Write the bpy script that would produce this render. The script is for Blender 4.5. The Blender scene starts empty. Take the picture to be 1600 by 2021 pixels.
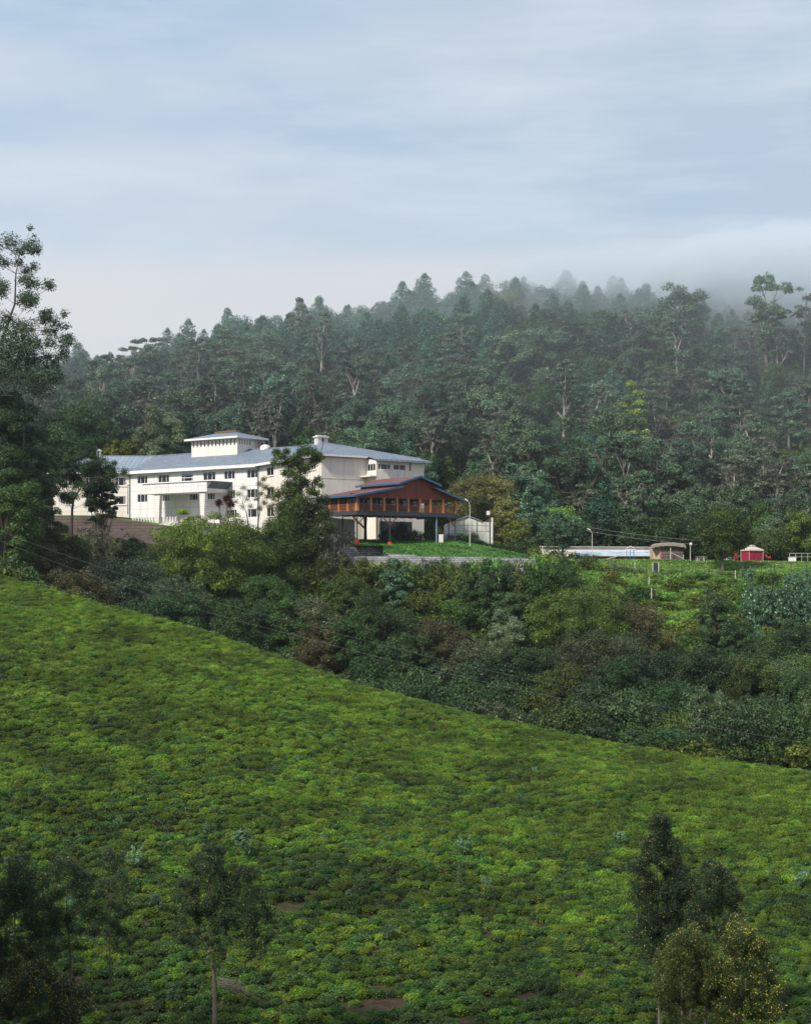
import bpy, math, random
import numpy as np
from math import radians, sin, cos, pi, sqrt, atan2

SEED = 7
rng = np.random.default_rng(SEED)
random.seed(SEED)
F, H = 3333.0, 1150.0          # focal length and horizon row, in photo pixels

sc = bpy.context.scene
col = sc.collection

def P(px, py, Y):
    return np.array([(px - 800.0) / F * Y, Y, (H - py) / F * Y])

# ------------------------------------------------------------------ noise
def _hash(ix, iy, s):
    v = np.sin(ix * 127.1 + iy * 311.7 + s * 74.7) * 43758.5453
    return v - np.floor(v)

def vnoise(x, y, s=0.0):
    x = np.asarray(x, float); y = np.asarray(y, float)
    ix, iy = np.floor(x), np.floor(y)
    fx, fy = x - ix, y - iy
    fx = fx * fx * (3 - 2 * fx); fy = fy * fy * (3 - 2 * fy)
    a, b = _hash(ix, iy, s), _hash(ix + 1, iy, s)
    c, d = _hash(ix, iy + 1, s), _hash(ix + 1, iy + 1, s)
    return (a * (1 - fx) + b * fx) * (1 - fy) + (c * (1 - fx) + d * fx) * fy

def fbm(x, y, s=0.0, o=3):
    t, a, n = 0, 1, 0
    for k in range(o):
        t = t + a * vnoise(np.asarray(x) * 2 ** k, np.asarray(y) * 2 ** k, s + k * 3.1)
        n += a; a *= .5
    return t / n - .5

# ------------------------------------------------------------------ terrain
RX = [-1200, 0, 100, 250, 400, 550, 700, 850, 1000, 1200, 1400, 1600, 2600]
RY = [900, 1133, 1160, 1202, 1240, 1292, 1347, 1387, 1423, 1465, 1498, 1525, 1640]
FC = [-600, 0, 200, 335, 500, 640, 690, 900, 1060, 1300, 1600, 2200]
FR = [
 (185, [-20]*12),
 (225, [-10,-10,-10,-12,-14,-15,-15,-15,-15,-17,-17,-17]),
 (245, [-3,-3,-3,-5,-6,-4,-2,-2,-4,-10,-10,-10]),
 (252.6, [0,0,0,-2,-3,0,1.8,1.8,1,-7,-6.5,-6.5]),
 (254.4, [.5,.5,.5,-1,-2,1,3.3,3.3,1.5,-6.3,-6,-6]),
 (262, [2,2,2,1,0,4,5.6,4.8,2.5,-4,-3.5,-3.5]),
 (275, [4,4,2.4,2.4,3,6.3,6.6,6.5,3.8,-.5,0,0]),
 (285, [5.5,5.5,3,3,4.5,7,7,7,4,2.3,2.6,2.6]),
 (290, [6,6,4,4,6,7,7,7,4,3.8,3.45,3.45]),
 (302, [7,7,5,5.5,8.6,8,7,7,4,3.9,3.55,3.55]),
 (305, [11.6,11.6,11.6,10.2,10.3,9,7,7,4,4,3.6,3.6]),
 (320, [12.5,12.5,12.5,11.5,11,10,8,7.5,4.5,4.2,4.2,4.2]),
 (335, [14,14,14,13,12,12,10,9,7,6,6,6]),
 (360, [22,22,22,21,22,22,20,19,16,14,14,14]),
]
_cx = [0, 200, 400, 600, 800, 900, 1000, 1150, 1300, 1450, 1600]
_cy = [715, 708, 645, 588, 564, 546, 540, 543, 550, 558, 556]
crest = [(H - (np.interp(c, _cx, _cy) + 80)) / F * 500 for c in FC]
FR.append((430, [z0 + (c - z0) * .62 for z0, c in zip(FR[-1][1], crest)]))
FR.append((500, crest))
FR.append((540, [c - 3 for c in crest]))
FR.append((640, [c - 32 for c in crest]))
FR.append((1300, [c * 0 - 60 for c in crest]))
FY = np.array([r[0] for r in FR], float)
FZ = np.array([r[1] for r in FR], float)
FCu = np.array(FC, float)

def gz(x, Y):
    x = np.asarray(x, float); Y = np.asarray(Y, float)
    u = x / np.maximum(Y, 45.0)
    px = 800 + F * u
    # near tea hill
    ry = np.interp(px, RX, RY)
    Yr = np.interp(px, [-400, 0, 800, 1600, 2400], [176, 172, 150, 130, 118])
    er = (H - ry) / F - .66 / Yr
    zr = er * Yr
    zb = -21.3 + 0 * Yr
    s = np.clip((Y - 80) / (Yr - 80), 0, 1)
    zn = zb + (zr - zb) * s * (1 + .25 * (1 - s))
    und = fbm(x / 17.0, Y / 17.0, 5) * 1.3 * np.clip(s * 4, 0, 1) * np.clip((1 - s) * 5, 0, 1)
    zn = zn + und
    d = np.maximum(Y - Yr, 0)
    zn = np.where(Y > Yr, zr - np.where(d < 14, .0135 * d * d, .0135 * 196 + .378 * (d - 14)), zn)
    zn = np.where(Y < 80, zb - .13 * (80 - Y), zn)
    camz = -1.75 - .43 * Y
    camz = np.where(Y < 0, -1.75 - .25 * Y, camz)
    zn = np.where(Y < 80, np.maximum(zn, camz), zn)
    # far ground
    iy = np.clip(np.searchsorted(FY, Y) - 1, 0, len(FY) - 2)
    t = np.clip((Y - FY[iy]) / (FY[iy + 1] - FY[iy]), 0, 1)
    ic = np.clip(np.searchsorted(FCu, px) - 1, 0, len(FCu) - 2)
    c = np.clip((px - FCu[ic]) / (FCu[ic + 1] - FCu[ic]), 0, 1)
    z0 = FZ[iy, ic] * (1 - c) + FZ[iy, ic + 1] * c
    z1 = FZ[iy + 1, ic] * (1 - c) + FZ[iy + 1, ic + 1] * c
    zf = z0 * (1 - t) + z1 * t
    amp = np.clip((Y - 345) / 60, 0, 1) * 7 + np.clip((250 - Y) / 30, 0, 1) * 1.5
    zf = zf + fbm(x / 45.0, Y / 45.0, 9) * amp
    return np.where(Y > 183, np.maximum(zf, zn), zn)

def g1(x, Y): return float(gz(np.array([x]), np.array([Y]))[0])

# ------------------------------------------------------------------ materials
def new_mat(name):
    m = bpy.data.materials.new(name); m.use_nodes = True
    nt = m.node_tree; b = nt.nodes['Principled BSDF']
    return m, nt, b

def N(nt, t, **kw):
    n = nt.nodes.new(t)
    for k, v in kw.items():
        if k in n.inputs.keys(): n.inputs[k].default_value = v
        else: setattr(n, k, v)
    return n

def rgb(c): return (c[0], c[1], c[2], 1)

def mixc(nt, fac, a, b, mode='MIX'):
    n = nt.nodes.new('ShaderNodeMix'); n.data_type = 'RGBA'; n.blend_type = mode
    L = nt.links
    for sock, v in ((n.inputs[0], fac), (n.inputs[6], a), (n.inputs[7], b)):
        if hasattr(v, 'links'): L.new(v, sock)
        elif isinstance(v, (int, float)): sock.default_value = v
        else: sock.default_value = rgb(v)
    return n.outputs[2]

def ramp(nt, src, a, b):
    n = nt.nodes.new('ShaderNodeMapRange'); n.inputs[1].default_value = a; n.inputs[2].default_value = b
    nt.links.new(src, n.inputs[0]); return n.outputs[0]

def noise(nt, scale, detail=4, vec=None, rough=.55):
    n = N(nt, 'ShaderNodeTexNoise'); n.inputs['Scale'].default_value = scale
    n.inputs['Detail'].default_value = detail; n.inputs['Roughness'].default_value = rough
    if vec is not None: nt.links.new(vec, n.inputs['Vector'])
    return n.outputs['Fac']

def objco(nt, scale=(1, 1, 1), rotz=0.0):
    t = N(nt, 'ShaderNodeTexCoord'); m = N(nt, 'ShaderNodeMapping')
    m.inputs['Scale'].default_value = scale
    m.inputs['Rotation'].default_value = (0, 0, rotz)
    nt.links.new(t.outputs['Object'], m.inputs['Vector'])
    return m.outputs['Vector']

def plain(name, c, rough=.7, var=.25, scale=1.5, c2=None, metal=0.0, stretch=(1, 1, 1), spec=.3):
    m, nt, b = new_mat(name)
    v = objco(nt, stretch)
    f = ramp(nt, noise(nt, scale, 5, v), .3, .7)
    c2 = c2 or tuple(x * (1 - var) for x in c)
    nt.links.new(mixc(nt, f, c, c2), b.inputs['Base Color'])
    b.inputs['Roughness'].default_value = rough; b.inputs['Metallic'].default_value = metal
    b.inputs['Specular IOR Level'].default_value = spec
    return m

def courses(name, ang, w, h, c1, c2, mortar, msize=.03, rough=.85, stain=.35, offset=.5, vertical_z=1.0, squash=1.0, bump=.0):
    """brick/panel pattern in the plane of a wall whose direction makes the angle ang with +x"""
    m, nt, b = new_mat(name)
    v = objco(nt, rotz=-ang)
    s = N(nt, 'ShaderNodeSeparateXYZ'); nt.links.new(v, s.inputs[0])
    c = N(nt, 'ShaderNodeCombineXYZ')
    nt.links.new(s.outputs[0], c.inputs[0])
    mz = N(nt, 'ShaderNodeMath', operation='MULTIPLY'); mz.inputs[1].default_value = vertical_z
    nt.links.new(s.outputs[2], mz.inputs[0]); nt.links.new(mz.outputs[0], c.inputs[1])
    br = N(nt, 'ShaderNodeTexBrick'); br.offset = offset
    nt.links.new(c.outputs[0], br.inputs['Vector'])
    br.inputs['Scale'].default_value = 1; br.inputs['Brick Width'].default_value = w
    br.inputs['Row Height'].default_value = h; br.inputs['Mortar Size'].default_value = msize
    br.inputs['Color1'].default_value = rgb(c1); br.inputs['Color2'].default_value = rgb(c2)
    br.inputs['Mortar'].default_value = rgb(mortar)
    tc = N(nt, 'ShaderNodeTexCoord')
    mp = N(nt, 'ShaderNodeMapping'); mp.inputs['Scale'].default_value = (1, 1, .35)
    nt.links.new(tc.outputs['Object'], mp.inputs['Vector'])
    f = ramp(nt, noise(nt, .7, 6, mp.outputs[0], .65), .42, .75)
    f2 = N(nt, 'ShaderNodeMath', operation='MULTIPLY'); f2.inputs[1].default_value = stain
    nt.links.new(f, f2.inputs[0])
    out = mixc(nt, f2.outputs[0], br.outputs['Color'], tuple(x * .45 for x in c1))
    nt.links.new(out, b.inputs['Base Color']); b.inputs['Roughness'].default_value = rough
    b.inputs['Specular IOR Level'].default_value = .25
    return m

def leafmat(name, dark, light, tip=None, trans=.3, hue=.03, rough=.55, tipamt=.12, patch=.06, pamt=.35):
    m, nt, b = new_mat(name); L = nt.links
    g = N(nt, 'ShaderNodeNewGeometry'); oi = N(nt, 'ShaderNodeObjectInfo')
    c = mixc(nt, g.outputs['Random Per Island'], dark, light)
    if tip:
        k = ramp(nt, g.outputs['Random Per Island'], 1 - tipamt, 1 - tipamt + .01)
        c = mixc(nt, k, c, tip)
    nz = ramp(nt, noise(nt, patch, 3, g.outputs['Position']), .35, .65)
    nz2 = ramp(nt, noise(nt, .75, 2, g.outputs['Position']), .34, .66)
    hs = N(nt, 'ShaderNodeHueSaturation')
    L.new(c, hs.inputs['Color'])
    h = N(nt, 'ShaderNodeMapRange'); h.inputs[3].default_value = .5 - hue; h.inputs[4].default_value = .5 + hue
    L.new(oi.outputs['Random'], h.inputs[0]); L.new(h.outputs[0], hs.inputs['Hue'])
    v = N(nt, 'ShaderNodeMapRange'); v.inputs[3].default_value = 1 - pamt; v.inputs[4].default_value = 1 + pamt
    L.new(nz, v.inputs[0])
    v2 = N(nt, 'ShaderNodeMath', operation='MULTIPLY_ADD'); v2.inputs[1].default_value = .5; v2.inputs[2].default_value = .75
    mm = N(nt, 'ShaderNodeMath', operation='FRACT'); m3 = N(nt, 'ShaderNodeMath', operation='MULTIPLY'); m3.inputs[1].default_value = 17.3
    L.new(oi.outputs['Random'], m3.inputs[0]); L.new(m3.outputs[0], mm.inputs[0]); L.new(mm.outputs[0], v2.inputs[0])
    vv = N(nt, 'ShaderNodeMath', operation='MULTIPLY'); L.new(v.outputs[0], vv.inputs[0]); L.new(v2.outputs[0], vv.inputs[1])
    v4 = N(nt, 'ShaderNodeMapRange'); v4.inputs[3].default_value = .68; v4.inputs[4].default_value = 1.38; L.new(nz2, v4.inputs[0])
    v5 = N(nt, 'ShaderNodeMath', operation='MULTIPLY'); L.new(vv.outputs[0], v5.inputs[0]); L.new(v4.outputs[0], v5.inputs[1])
    L.new(v5.outputs[0], hs.inputs['Value'])
    L.new(hs.outputs[0], b.inputs['Base Color'])
    b.inputs['Roughness'].default_value = rough; b.inputs['Specular IOR Level'].default_value = .35
    tr = N(nt, 'ShaderNodeBsdfTranslucent'); L.new(hs.outputs[0], tr.inputs['Color'])
    mx = N(nt, 'ShaderNodeMixShader'); mx.inputs[0].default_value = trans
    L.new(b.outputs[0], mx.inputs[1]); L.new(tr.outputs[0], mx.inputs[2])
    L.new(mx.outputs[0], nt.nodes['Material Output'].inputs['Surface'])
    return m

# ------------------------------------------------------------------ object helpers
ORG = {}
def tag(o, label=None, cat=None, group=None, kind=None):
    if label: o['label'] = label
    if cat: o['category'] = cat
    if group: o['group'] = group
    if kind: o['kind'] = kind
    return o

def thing(name, loc, label, cat, group=None):
    o = bpy.data.objects.new(name, None); col.objects.link(o)
    o.location = tuple(float(v) for v in loc); o.empty_display_size = .5
    ORG[o.name] = np.array(loc, float)
    return tag(o, label, cat, group)

def mesh_np(name, V, Q, mat=None, smooth=False):
    """quads (or tris) only, numpy arrays"""
    me = bpy.data.meshes.new(name)
    V = np.ascontiguousarray(V, np.float32); Q = np.ascontiguousarray(Q, np.int32)
    k = Q.shape[1]
    me.vertices.add(len(V)); me.vertices.foreach_set('co', V.ravel())
    me.loops.add(Q.size); me.loops.foreach_set('vertex_index', Q.ravel())
    me.polygons.add(len(Q))
    me.polygons.foreach_set('loop_start', np.arange(0, Q.size, k, dtype=np.int32))
    me.polygons.foreach_set('loop_total', np.full(len(Q), k, np.int32))
    if smooth: me.polygons.foreach_set('use_smooth', np.ones(len(Q), bool))
    me.update(calc_edges=True)
    if mat: me.materials.append(mat)
    return me

def put(name, me, parent=None, loc=None):
    o = bpy.data.objects.new(name, me); col.objects.link(o)
    if parent is not None: o.parent = parent
    if loc is not None: o.location = tuple(float(v) for v in loc)
    return o

class MB:
    def __init__(s): s.v = []; s.f = []
    def add(s, pts, faces):
        n = len(s.v); s.v += [tuple(float(c) for c in p) for p in pts]
        s.f += [tuple(i + n for i in f) for f in faces]; return s
    def poly(s, *pts): return s.add(pts, [tuple(range(len(pts)))])
    def slab(s, pts, d):
        """polygon pts extruded by the vector d"""
        d = np.array(d, float); n = len(pts); pts = [np.array(p, float) for p in pts]
        q = [p + d for p in pts]
        return s.add(pts + q, [tuple(range(n))[::-1], tuple(range(n, 2 * n))] +
                     [(i, (i + 1) % n, (i + 1) % n + n, i + n) for i in range(n)])
    def box(s, fr, s0, s1, n0, n1, z0, z1):
        p = [fr(a, b, c) for c in (z0, z1) for a, b in ((s0, n0), (s1, n0), (s1, n1), (s0, n1))]
        return s.add(p, [(3, 2, 1, 0), (4, 5, 6, 7), (0, 1, 5, 4), (1, 2, 6, 5), (2, 3, 7, 6), (3, 0, 4, 7)])
    def tube(s, pts, radii, k=6, cap=True):
        pts = [np.array(p, float) for p in pts]
        if not hasattr(radii, '__len__'): radii = [radii] * len(pts)
        rings = []
        for i, p in enumerate(pts):
            d = pts[min(i + 1, len(pts) - 1)] - pts[max(i - 1, 0)]
            d = d / (np.linalg.norm(d) + 1e-9)
            a = np.cross(d, (0, 0, 1) if abs(d[2]) < .9 else (1, 0, 0)); a /= np.linalg.norm(a); b = np.cross(d, a)
            rings.append([p + radii[i] * (cos(2 * pi * j / k) * a + sin(2 * pi * j / k) * b) for j in range(k)])
        base = [q for r in rings for q in r]; f = []
        for i in range(len(pts) - 1):
            for j in range(k):
                f.append((i * k + j, i * k + (j + 1) % k, (i + 1) * k + (j + 1) % k, (i + 1) * k + j))
        if cap: f += [tuple(range(k))[::-1], tuple(range((len(pts) - 1) * k, len(pts) * k))]
        return s.add(base, f)
    def bar(s, a, b, w, h=None):
        """square bar"""
        h = h or w; a = np.array(a, float); b = np.array(b, float); d = b - a; d /= np.linalg.norm(d)
        x = np.cross(d, (0, 0, 1) if abs(d[2]) < .95 else (0, 1, 0)); x /= np.linalg.norm(x); y = np.cross(x, d)
        q = [(-w / 2, -h / 2), (w / 2, -h / 2), (w / 2, h / 2), (-w / 2, h / 2)]
        p = [a + x * i + y * j for i, j in q] + [b + x * i + y * j for i, j in q]
        return s.add(p, [(3, 2, 1, 0), (4, 5, 6, 7), (0, 1, 5, 4), (1, 2, 6, 5), (2, 3, 7, 6), (3, 0, 4, 7)])
    def build(s, name, mat, parent=None, smooth=False, label=None):
        me = bpy.data.meshes.new(name)
        o0 = np.zeros(3)
        if parent is not None:
            q = parent
            while q.parent is not None: q = q.parent
            o0 = ORG.get(q.name, np.zeros(3))
        me.from_pydata([tuple(np.array(v) - o0) for v in s.v], [], s.f); me.update()
        import bmesh
        bm = bmesh.new(); bm.from_mesh(me); bmesh.ops.recalc_face_normals(bm, faces=bm.faces[:]); bm.to_mesh(me); bm.free()
        if smooth: me.polygons.foreach_set('use_smooth', [True] * len(me.polygons))
        me.materials.append(mat)
        o = put(name, me, parent)
        if label: o['label'] = label
        return o

def frame(o, d):
    """local frame of a wall: s along d, n inwards (to the left of d), z up"""
    o = np.array(o, float)[:2]; d = np.array(d, float)[:2]; d = d / np.linalg.norm(d); n = np.array([-d[1], d[0]])
    return lambda s, nn, z: np.array([o[0] + d[0] * s + n[0] * nn, o[1] + d[1] * s + n[1] * nn, z])

def solid(name, mb, mat, label, cat, group=None, kind=None):
    v = np.array(mb.v); c = np.array([v[:, 0].mean(), v[:, 1].mean(), v[:, 2].min()])
    mb.v = [tuple(np.array(p) - c) for p in mb.v]
    o = mb.build(name, mat); o.location = tuple(c)
    return tag(o, label, cat, group, kind)

# ------------------------------------------------------------------ foliage generators
def unit(a): return a / (np.linalg.norm(a, axis=-1, keepdims=True) + 1e-9)

def leaves(cent, nor, size, aspect=.5, jit=.35):
    aspect = aspect * 1.25
    n = len(cent)
    nor = unit(nor)
    t = unit(np.cross(nor, rng.normal(size=(n, 3)))); b = np.cross(nor, t)
    s = size * (1 + rng.uniform(-jit, jit, (n, 1)))
    a = t * s * .5; w = b * s * .5 * aspect
    V = np.stack([cent - a, cent + w - a * .1, cent + a, cent - w - a * .1], 1)
    return V.reshape(-1, 3)

def clump(c, r, n, size, up=.35, rough=.55, shell=.55, aspect=.55, low=-.5):
    d = unit(rng.normal(size=(n * 2, 3))); d = d[d[:, 2] > low][:n]; n = len(d)
    rr = rng.uniform(shell, 1.08, (n, 1))
    r = np.array(r, float) * np.ones(3)
    p = np.array(c) + d * r * rr
    nor = unit(d / r) + rng.normal(size=(n, 3)) * rough + np.array([0, 0, up])
    return leaves(p, nor, size, aspect)

def quads(Vs):
    V = np.concatenate(Vs); return V, np.arange(len(V)).reshape(-1, 4)

def limb(mb, a, b, r0, r1, k=5, sag=.1, steps=4):
    a = np.array(a, float); b = np.array(b, float); L = np.linalg.norm(b - a)
    o = rng.normal(size=3) * L * sag * .6
    pts = []
    for i in range(steps + 1):
        t = i / steps
        p = a * (1 - t) + b * t + o * sin(pi * t) * .6 - np.array([0, 0, L * sag * sin(pi * t)])
        pts.append(p)
    mb.tube(pts, [r0 + (r1 - r0) * (i / steps) for i in range(steps + 1)], k, cap=False)
    return pts

def finish(name, mb, Vs, bark, leafm):
    V, Q = quads(Vs)
    tm = bpy.data.meshes.new(name + '_trunk_mesh'); tm.from_pydata(mb.v, [], mb.f); tm.update(); tm.materials.append(bark)
    cm = mesh_np(name + '_crown_mesh', V, Q, leafm)
    return (tm, cm)

def dome_proto(name, h, w, bark, lm, ncl=34, nl=90, leaf=.35, bot=.18, clr=.24, rough=.55, shape=1.0, open_=0.0, hole=0.0, aspect=.55):
    mb = MB(); Vs = []
    tr = max(.02 * h, .06)
    top = h * .55
    mb.tube([(0, 0, -.6), (0, 0, h * .12), (.02 * h, 0, top * .6), (0, .02 * h, top)], [tr * 1.3, tr, tr * .75, tr * .4], 6, cap=False)
    zc = h * (bot + (1 - bot) * .45); rz = h * (1 - bot) * .5
    for i in range(ncl):
        z = 1 - 2 * (i + .5) / ncl; th = i * 2.39996 + rng.uniform(-.4, .4)
        if rng.random() < hole: continue
        rad = sqrt(max(0, 1 - z * z)) ** shape
        k = rng.uniform(.66, 1.05) * (1 - clr * .6)
        if i % 4 == 0: k *= .55
        prof = 1.0 if z < 0 else 1.0
        c = np.array([cos(th) * rad * w / 2 * k, sin(th) * rad * w / 2 * k, zc + z * rz * k * prof])
        r = w * clr * rng.uniform(.5, 1.1)
        Vs.append(clump(c, (r, r, r * .8), int(nl * rng.uniform(.7, 1.2)), leaf, rough=rough, aspect=aspect))
        if i % 3 == 0:
            limb(mb, (0, 0, h * rng.uniform(.15, .45)), c, tr * .45, tr * .12, 4, .05)
    return finish(name, mb, Vs, bark, lm)

def pine_proto(name, h, w, bark, lm, leaf=.45, nl=60, full=.9):
    mb = MB(); Vs = []; tr = .018 * h
    mb.tube([(0, 0, -.6), (0, 0, h * .5), (.01 * h, 0, h * .97)], [tr * 1.3, tr * .8, tr * .15], 6, cap=False)
    lv = 11
    for i in range(lv):
        t = i / (lv - 1); z = h * (.22 + .74 * t)
        R = w / 2 * (1 - t * t) ** .6 * (1 if t > .12 else .8) * rng.uniform(.85, 1.1)
        m = max(2, int(7 * (1 - t) + 2)); ph = rng.uniform(0, 6.28)
        for j in range(m):
            if rng.random() > full + .1: continue
            a = ph + j * 2 * pi / m + rng.uniform(-.3, .3); rr = R * rng.uniform(.45, 1.0)
            cr = (w * .135 + .05 * w * (1 - t)) * rng.uniform(.75, 1.2)
            c = np.array([cos(a) * rr * .85, sin(a) * rr * .85, z - rr * .12 + rng.uniform(-.3, .3)])
            Vs.append(clump(c, (cr, cr, cr * .85), nl, leaf, up=.3, aspect=.5, rough=.7))
            if j % 2 == 0: limb(mb, (0, 0, z - .3), c, tr * .25, tr * .08, 4, .02, 2)
    Vs.append(clump((0, 0, h * .97), (w * .09, w * .09, w * .14), nl // 2, leaf * .9))
    return finish(name, mb, Vs, bark, lm)

def gum_proto(name, h, w, bark, lm, limbs=8, leaf=.38, nl=70, fork=.35, per=3, flat=.5, sprig=10):
    mb = MB(); Vs = []; tr = .014 * h + .06
    lean = rng.uniform(-.05, .05, 2) * h
    tp = [np.array([lean[0] * t * t, lean[1] * t * t, h * t * .8 - .6 * (t == 0)]) for t in (0, .25, .5, .75, 1)]
    mb.tube(tp, [tr * 1.35, tr, tr * .8, tr * .55, tr * .3], 6, cap=False)
    def on(t):
        k = min(3, int(t * 4)); f = t * 4 - k; return tp[k] * (1 - f) + tp[k + 1] * f
    for i in range(limbs):
        t = fork + (1 - fork) * (i + .3) / limbs
        a = i * 2.4 + rng.uniform(-.4, .4); R = w / 2 * (1.05 - .55 * max(0, t - .5) * 2 * .6) * rng.uniform(.55, 1)
        s = on(t); e = np.array([s[0] + cos(a) * R, s[1] + sin(a) * R, min(h * .98, s[2] + h * rng.uniform(.12, .26))])
        pts = limb(mb, s, e, tr * .5, tr * .14, 4, .04)
        for j in range(per):
            c = e + rng.normal(size=3) * np.array([w * .11, w * .11, h * .035])
            cr = w * rng.uniform(.13, .2)
            Vs.append(clump(c, (cr, cr, cr * flat), nl, leaf, up=.5, low=-.2, aspect=.5))
            limb(mb, pts[2], c, tr * .15, tr * .05, 3, .04, 2)
    for i in range(sprig):
        t = rng.uniform(.2, .9); s = on(t); a = rng.uniform(0, 6.28); R = w * rng.uniform(.04, .3)
        c = s + np.array([cos(a) * R, sin(a) * R, rng.uniform(0, 1.2)]); cr = w * rng.uniform(.06, .1)
        Vs.append(clump(c, (cr, cr, cr * 1.3), nl // 2, leaf * .9, aspect=.4, rough=1.0))
    c = tp[-1] + np.array([0, 0, h * .12]); cr = w * .16
    Vs.append(clump(c, (cr, cr, cr * flat), nl, leaf, up=.5, low=-.2))
    return finish(name, mb, Vs, bark, lm)

def twig_proto(name, h, w, bark, lm, nb=26, leaf=.14, nl=14, tw=.02):
    mb = MB(); Vs = []
    for i in range(nb):
        a = i * 2.4; R = w / 2 * sqrt(rng.uniform(.05, 1)); zz = h * (1 - .55 * (R / (w / 2)) ** 2) * rng.uniform(.75, 1)
        e = np.array([cos(a) * R, sin(a) * R, zz])
        s = np.array([cos(a) * R * .06, sin(a) * R * .06, -.3])
        pts = limb(mb, s, e, tw * h * .45, tw * h * .08, 4, .04, 5)
        for j in range(5):
            q = pts[rng.integers(2, 5)]; c = q + rng.normal(size=3) * w * .09 + np.array([0, 0, h * .06])
            limb(mb, q, c, tw * h * .1, tw * h * .04, 3, .05, 2)
            Vs.append(clump(c, w * .05, nl, leaf, aspect=.4, rough=1, shell=.1))
    return finish(name, mb, Vs, bark, lm)

def instance(kind_name, proto, loc, sxy, sz, rot, label, cat, group=None):
    o = thing(kind_name, loc, label, cat, group)
    o.rotation_euler = (0, 0, rot); o.scale = (sxy, sxy, sz)
    put('trunk', proto[0], o); put('crown', proto[1], o)
    return o

# ------------------------------------------------------------------ world, sun, camera
SUN = unit(np.array([-.44, -.52, .60]))
def build_world():
    w = bpy.data.worlds.new('World'); sc.world = w; w.use_nodes = True
    nt = w.node_tree; L = nt.links; bg = nt.nodes['Background']
    sky = N(nt, 'ShaderNodeTexSky'); sky.sky_type = 'NISHITA'; sky.sun_disc = False
    sky.sun_elevation = math.asin(SUN[2]); sky.sun_rotation = atan2(SUN[0], SUN[1])
    sky.air_density = 1.2; sky.dust_density = 1.5
    tc = N(nt, 'ShaderNodeTexCoord'); s = N(nt, 'ShaderNodeSeparateXYZ'); L.new(tc.outputs['Generated'], s.inputs[0])
    mp = N(nt, 'ShaderNodeMapping'); mp.inputs['Scale'].default_value = (3.6, 3.6, 13); L.new(tc.outputs['Generated'], mp.inputs[0])
    mp2 = N(nt, 'ShaderNodeMapping'); mp2.inputs['Scale'].default_value = (6, 6, 36); mp2.inputs['Location'].default_value = (3, 1, 7); L.new(tc.outputs['Generated'], mp2.inputs[0])
    big = noise(nt, 1.0, 5, mp.outputs[0], .5); fine = noise(nt, 1.0, 6, mp2.outputs[0], .6)
    # cloud colours (multiplied by 1/strength below)
    S = 1 / .1
    blue = tuple(c * S for c in (.40, .55, .72)); white = tuple(c * S for c in (.62, .69, .79)); grey = tuple(c * S for c in (.44, .54, .65))
    c = mixc(nt, ramp(nt, big, .36, .58), blue, white)
    gx = N(nt, 'ShaderNodeMath', operation='MULTIPLY_ADD'); L.new(s.outputs[0], gx.inputs[0]); gx.inputs[1].default_value = 1.8; gx.inputs[2].default_value = .42; gx.use_clamp = True
    gm = N(nt, 'ShaderNodeMath', operation='MULTIPLY'); L.new(gx.outputs[0], gm.inputs[0]); gm.inputs[1].default_value = .8
    c = mixc(nt, gm.outputs[0], c, grey)
    f3 = N(nt, 'ShaderNodeMath', operation='MULTIPLY'); f3.inputs[1].default_value = .6; L.new(ramp(nt, fine, .46, .74), f3.inputs[0])
    c = mixc(nt, f3.outputs[0], c, tuple(k * S for k in (.74, .80, .88)))
    # pale warm band low over the hill, with a slightly wavy upper edge
    zz = N(nt, 'ShaderNodeMath', operation='MULTIPLY_ADD'); L.new(fine, zz.inputs[0]); zz.inputs[1].default_value = .035; L.new(s.outputs[2], zz.inputs[2])
    zx = N(nt, 'ShaderNodeMath', operation='MULTIPLY_ADD'); L.new(s.outputs[0], zx.inputs[0]); zx.inputs[1].default_value = -.03; L.new(zz.outputs[0], zx.inputs[2])
    lowm = N(nt, 'ShaderNodeMapRange'); lowm.inputs[1].default_value = .2175; lowm.inputs[2].default_value = .196
    L.new(zx.outputs[0], lowm.inputs[0])
    lw = N(nt, 'ShaderNodeMath', operation='MULTIPLY'); lw.inputs[1].default_value = .8; L.new(lowm.outputs[0], lw.inputs[0])
    c = mixc(nt, lw.outputs[0], c, tuple(k * S for k in (.76, .735, .735)))
    # upper sky (unseen): plain bright overcast mixed with the physical sky
    c = mixc(nt, .86, sky.outputs[0], c)
    L.new(c, bg.inputs['Color']); bg.inputs['Strength'].default_value = .1
build_world()
ld = bpy.data.lights.new('sun', 'SUN'); ld.energy = 4.7; ld.angle = radians(7); ld.color = (1, .93, .80)
lo = bpy.data.objects.new('sun', ld); col.objects.link(lo)
from mathutils import Vector
lo.rotation_euler = Vector(tuple(SUN)).to_track_quat('Z', 'Y').to_euler()
cd = bpy.data.cameras.new('camera'); co = bpy.data.objects.new('camera', cd); col.objects.link(co); sc.camera = co
co.location = (0, 0, 0); co.rotation_euler = (radians(90), 0, 0)
cd.sensor_fit = 'VERTICAL'; cd.sensor_height = 24; cd.lens = F / 2021 * 24
cd.shift_y = (H - 1010.5) / 2021; cd.clip_end = 6000; cd.clip_start = .1
sc.view_settings.view_transform = 'Standard'; sc.view_settings.look = 'None'
sc.view_settings.exposure = .14; sc.view_settings.gamma = 1
sc.render.engine = 'CYCLES'
cy = sc.cycles; cy.max_bounces = 6; cy.diffuse_bounces = 3; cy.transparent_max_bounces = 12; cy.volume_bounces = 2; cy.transmission_bounces = 4
cy.use_denoising = True; cy.denoiser = 'OPENIMAGEDENOISE'; cy.denoising_input_passes = 'RGB_ALBEDO_NORMAL'; cy.denoising_prefilter = 'ACCURATE'
cy.use_adaptive_sampling = False
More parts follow.
